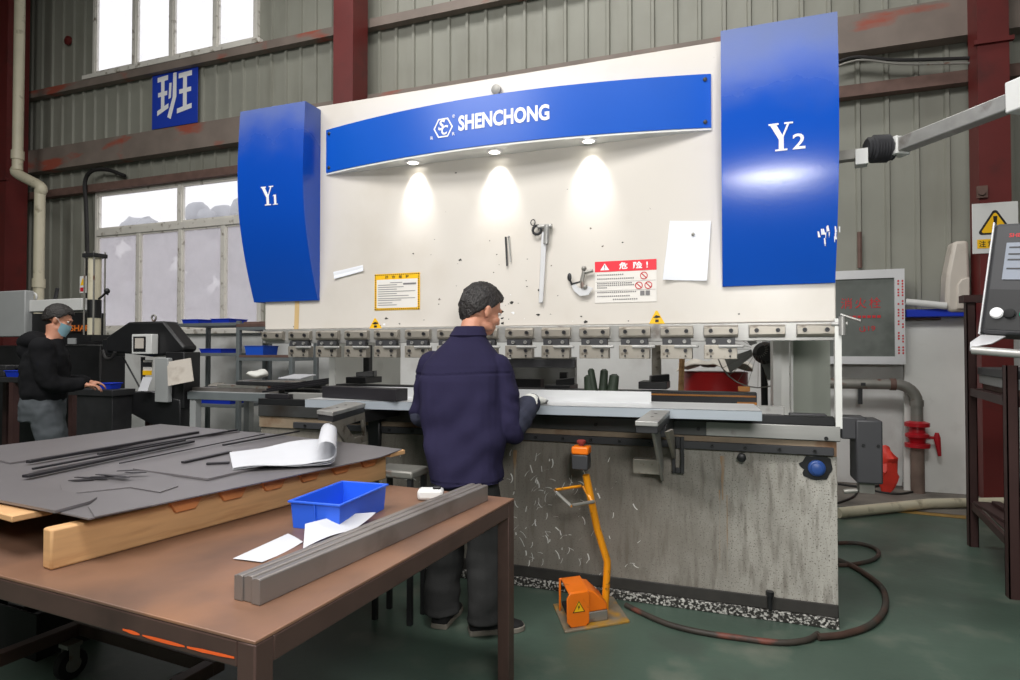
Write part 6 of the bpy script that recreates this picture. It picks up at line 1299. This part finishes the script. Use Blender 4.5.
    # over-sleeves, glove, pen
    for a, b, s_ in ((elR, wrR, shR), (elL, wrL, shL)):
        m = MB(); limb(m, [a.lerp(b, .02), a.lerp(b, .3), a.lerp(b, .6), a.lerp(b, .93)], [.072, .076, .066, .047], 16); voxel(m, .006, 3, 'sleeve_cover', 'navy_dark', r, lambda p, n: .003*math.sin(p.y*85+p.z*40+4*noise.noise(p*8))+.006*noise.noise(p*13))
    for c, hd_, pn, th in ((wrL, V(.15, 1, -.15), V(.1, -.1, -1), V(1, -.1, 0)), (wrR, V(.05, 1, .02), V(-.2, -.1, -1), V(-1, .1, 0))):
        m = MB(); hand(m, c, hd_, pn, th, 1., .55, .0028); d = hd_.normalized(); m.tube([c-d*.055, c-d*.01], [.041, .036], 14); voxel(m, .0035, 2, 'glove', 'glove', r)
    m = MB(); a = V(-1.352, 2.60, .86); m.tube([V(-1.075, 2.60, .69), V(-1.072, 2.60, .64)], .008, 8); m.build('key_clip', 'white_plastic', r)
    return wrR
wr = operator()
a = onZ(546, 402.5, 1.115); b = wr+V(.035, .14, -.01); m = MB(); m.tube([b, b.lerp(a, .9), a], [.0045, .0045, .001], 8); m.build('scriber', 'dark_steel', top=('thin dark scriber held in the white gloved hand', 'scriber'))
# ---------------------------------------------------------------- the second worker at the saw
def worker():
    b0 = onY(46, 430, 3.35); fwd = V(.66, .75, 0).normalized(); lat = V(.75, -.66, 0).normalized(); X_, Y_ = b0.x, 3.35
    W_ = lambda l, f, z: V(X_, Y_, z)+lat*l+fwd*f
    P, Cc, Nk = W_(0, -.02, .94), W_(0, -.01, 1.24), W_(0, .02, 1.47)
    shL, shR = W_(-.18, .0, 1.38), W_(.18, .0, 1.38); elL, elR = W_(-.22, .06, 1.12), W_(.21, .05, 1.12); wrL, wrR = W_(-.10, .26, 1.10), W_(.12, .25, 1.09)
    hf = V(.64, .66, -.40).normalized(); hu = V(.27, .28, 1).normalized(); H_ = W_(0, .075, 1.615)
    r = thing('person', 'man in a black hoodie and pale blue mask working at the saw on the left', 'person', (X_, Y_, 0))
    m = MB(); torso(m, P, Cc, Nk, lat, fwd, ((-.35, .14, .10), (0, .165, .115), (.5, .15, .11), (1, .17, .12), (1.3, .155, .10), (1.55, .12, .085), (1.8, .08, .07), (2, .062, .06)))
    m.tube([Nk-Zu*.06, Nk+fwd*.03+Zu*.03, H_-hf*.03-Zu*.05], [.068, .062, .060], 14); at, X = head(m, H_, hf, hu, .94)
    for a, b, c in ((shL, elL, wrL), (shR, elR, wrR)): limb(m, [a, b, c], [.048, .044, .032]); hand(m, c, fwd+V(0, 0, -.12), V(0, 0, -1), lat*(-1 if a is shR else 1), 1., .7)
    legs = ((W_(-.095, 0, .90), W_(-.10, .05, .50), W_(-.11, 0, .085)), (W_(.095, 0, .90), W_(.10, .06, .50), W_(.11, .02, .085)))
    for a, b, c in legs: limb(m, [a, b, c], [.088, .062, .045])
    for a, b, c in legs: m.tube([c-Zu*.045, c-Zu*.05+fwd*.13], [.034, .026], 10)
    voxel(m, .008, 4, 'body', 'skin', r); eyes(at, X, r, .94); hair_mesh('hair', H_, hf, hu, r, .96, 5.1, -.55, .5)
    m = MB(); rows = []
    f = hf; u = (hu-f*hu.dot(f)).normalized(); rt = f.cross(u)
    for i in range(7):
        e = .004-.016*i; row = []
        for j in range(11):
            a = -1.25+2.5*j/10; row.append(H_+rt*(.074*math.sin(a)*(1-.05*i))+f*(.008+.096*math.cos(a)*(1-.02*abs(i-2)))+u*(e-.02))
        rows.append(row)
    m.cloth(rows, -.002); mk = m.build('mask', 'mask', r, smooth=80)
    m = MB()
    for q in (-1, 1): m.tube([H_+rt*(q*.074)+f*.04-u*.025, H_+rt*(q*.082)+f*.01+u*.0, H_+rt*(q*.082)-f*.012+u*.010], .0015, 5)
    m.build('ear_loops', 'white_plastic', mk)
    m = MB(); torso(m, P, Cc, Nk, lat, fwd, ((-.45, .165, .145), (-.22, .187, .15), (0, .19, .15), (.3, .18, .14)))
    for a, b, c in legs: limb(m, [a, b, c+Zu*.05], [.112, .088, .076], 16); m.tube([c+Zu*.06, c-Zu*.02], [.075, .080], 16)
    voxel(m, .010, 3, 'jeans', 'jeans', r, lambda p, n: .012*noise.noise(p*9)+.006*noise.noise(p*22))
    for a, b, c in legs: shoe(1, c, fwd, r)
    m = MB(); torso(m, P, Cc, Nk, lat, fwd, ((.10, .175, .145), (.25, .20, .16), (.6, .20, .165), (1, .21, .165), (1.4, .215, .145), (1.7, .16, .105), (1.95, .085, .08)))
    for a, b, c in ((shL, elL, wrL), (shR, elR, wrR)): limb(m, [a, b, c-fwd*.02], [.088, .074, .052], 16)
    m.ball(Nk-fwd*.10-Zu*.03, (.12, .12, .075), 16, 10); m.ball(Nk-fwd*.13-Zu*.10, (.085, .085, .09), 14, 9)
    voxel(m, .009, 3, 'hoodie', 'hoodie', r, lambda p, n: .012*noise.noise(p*8)+.007*noise.noise(p*19))
worker()
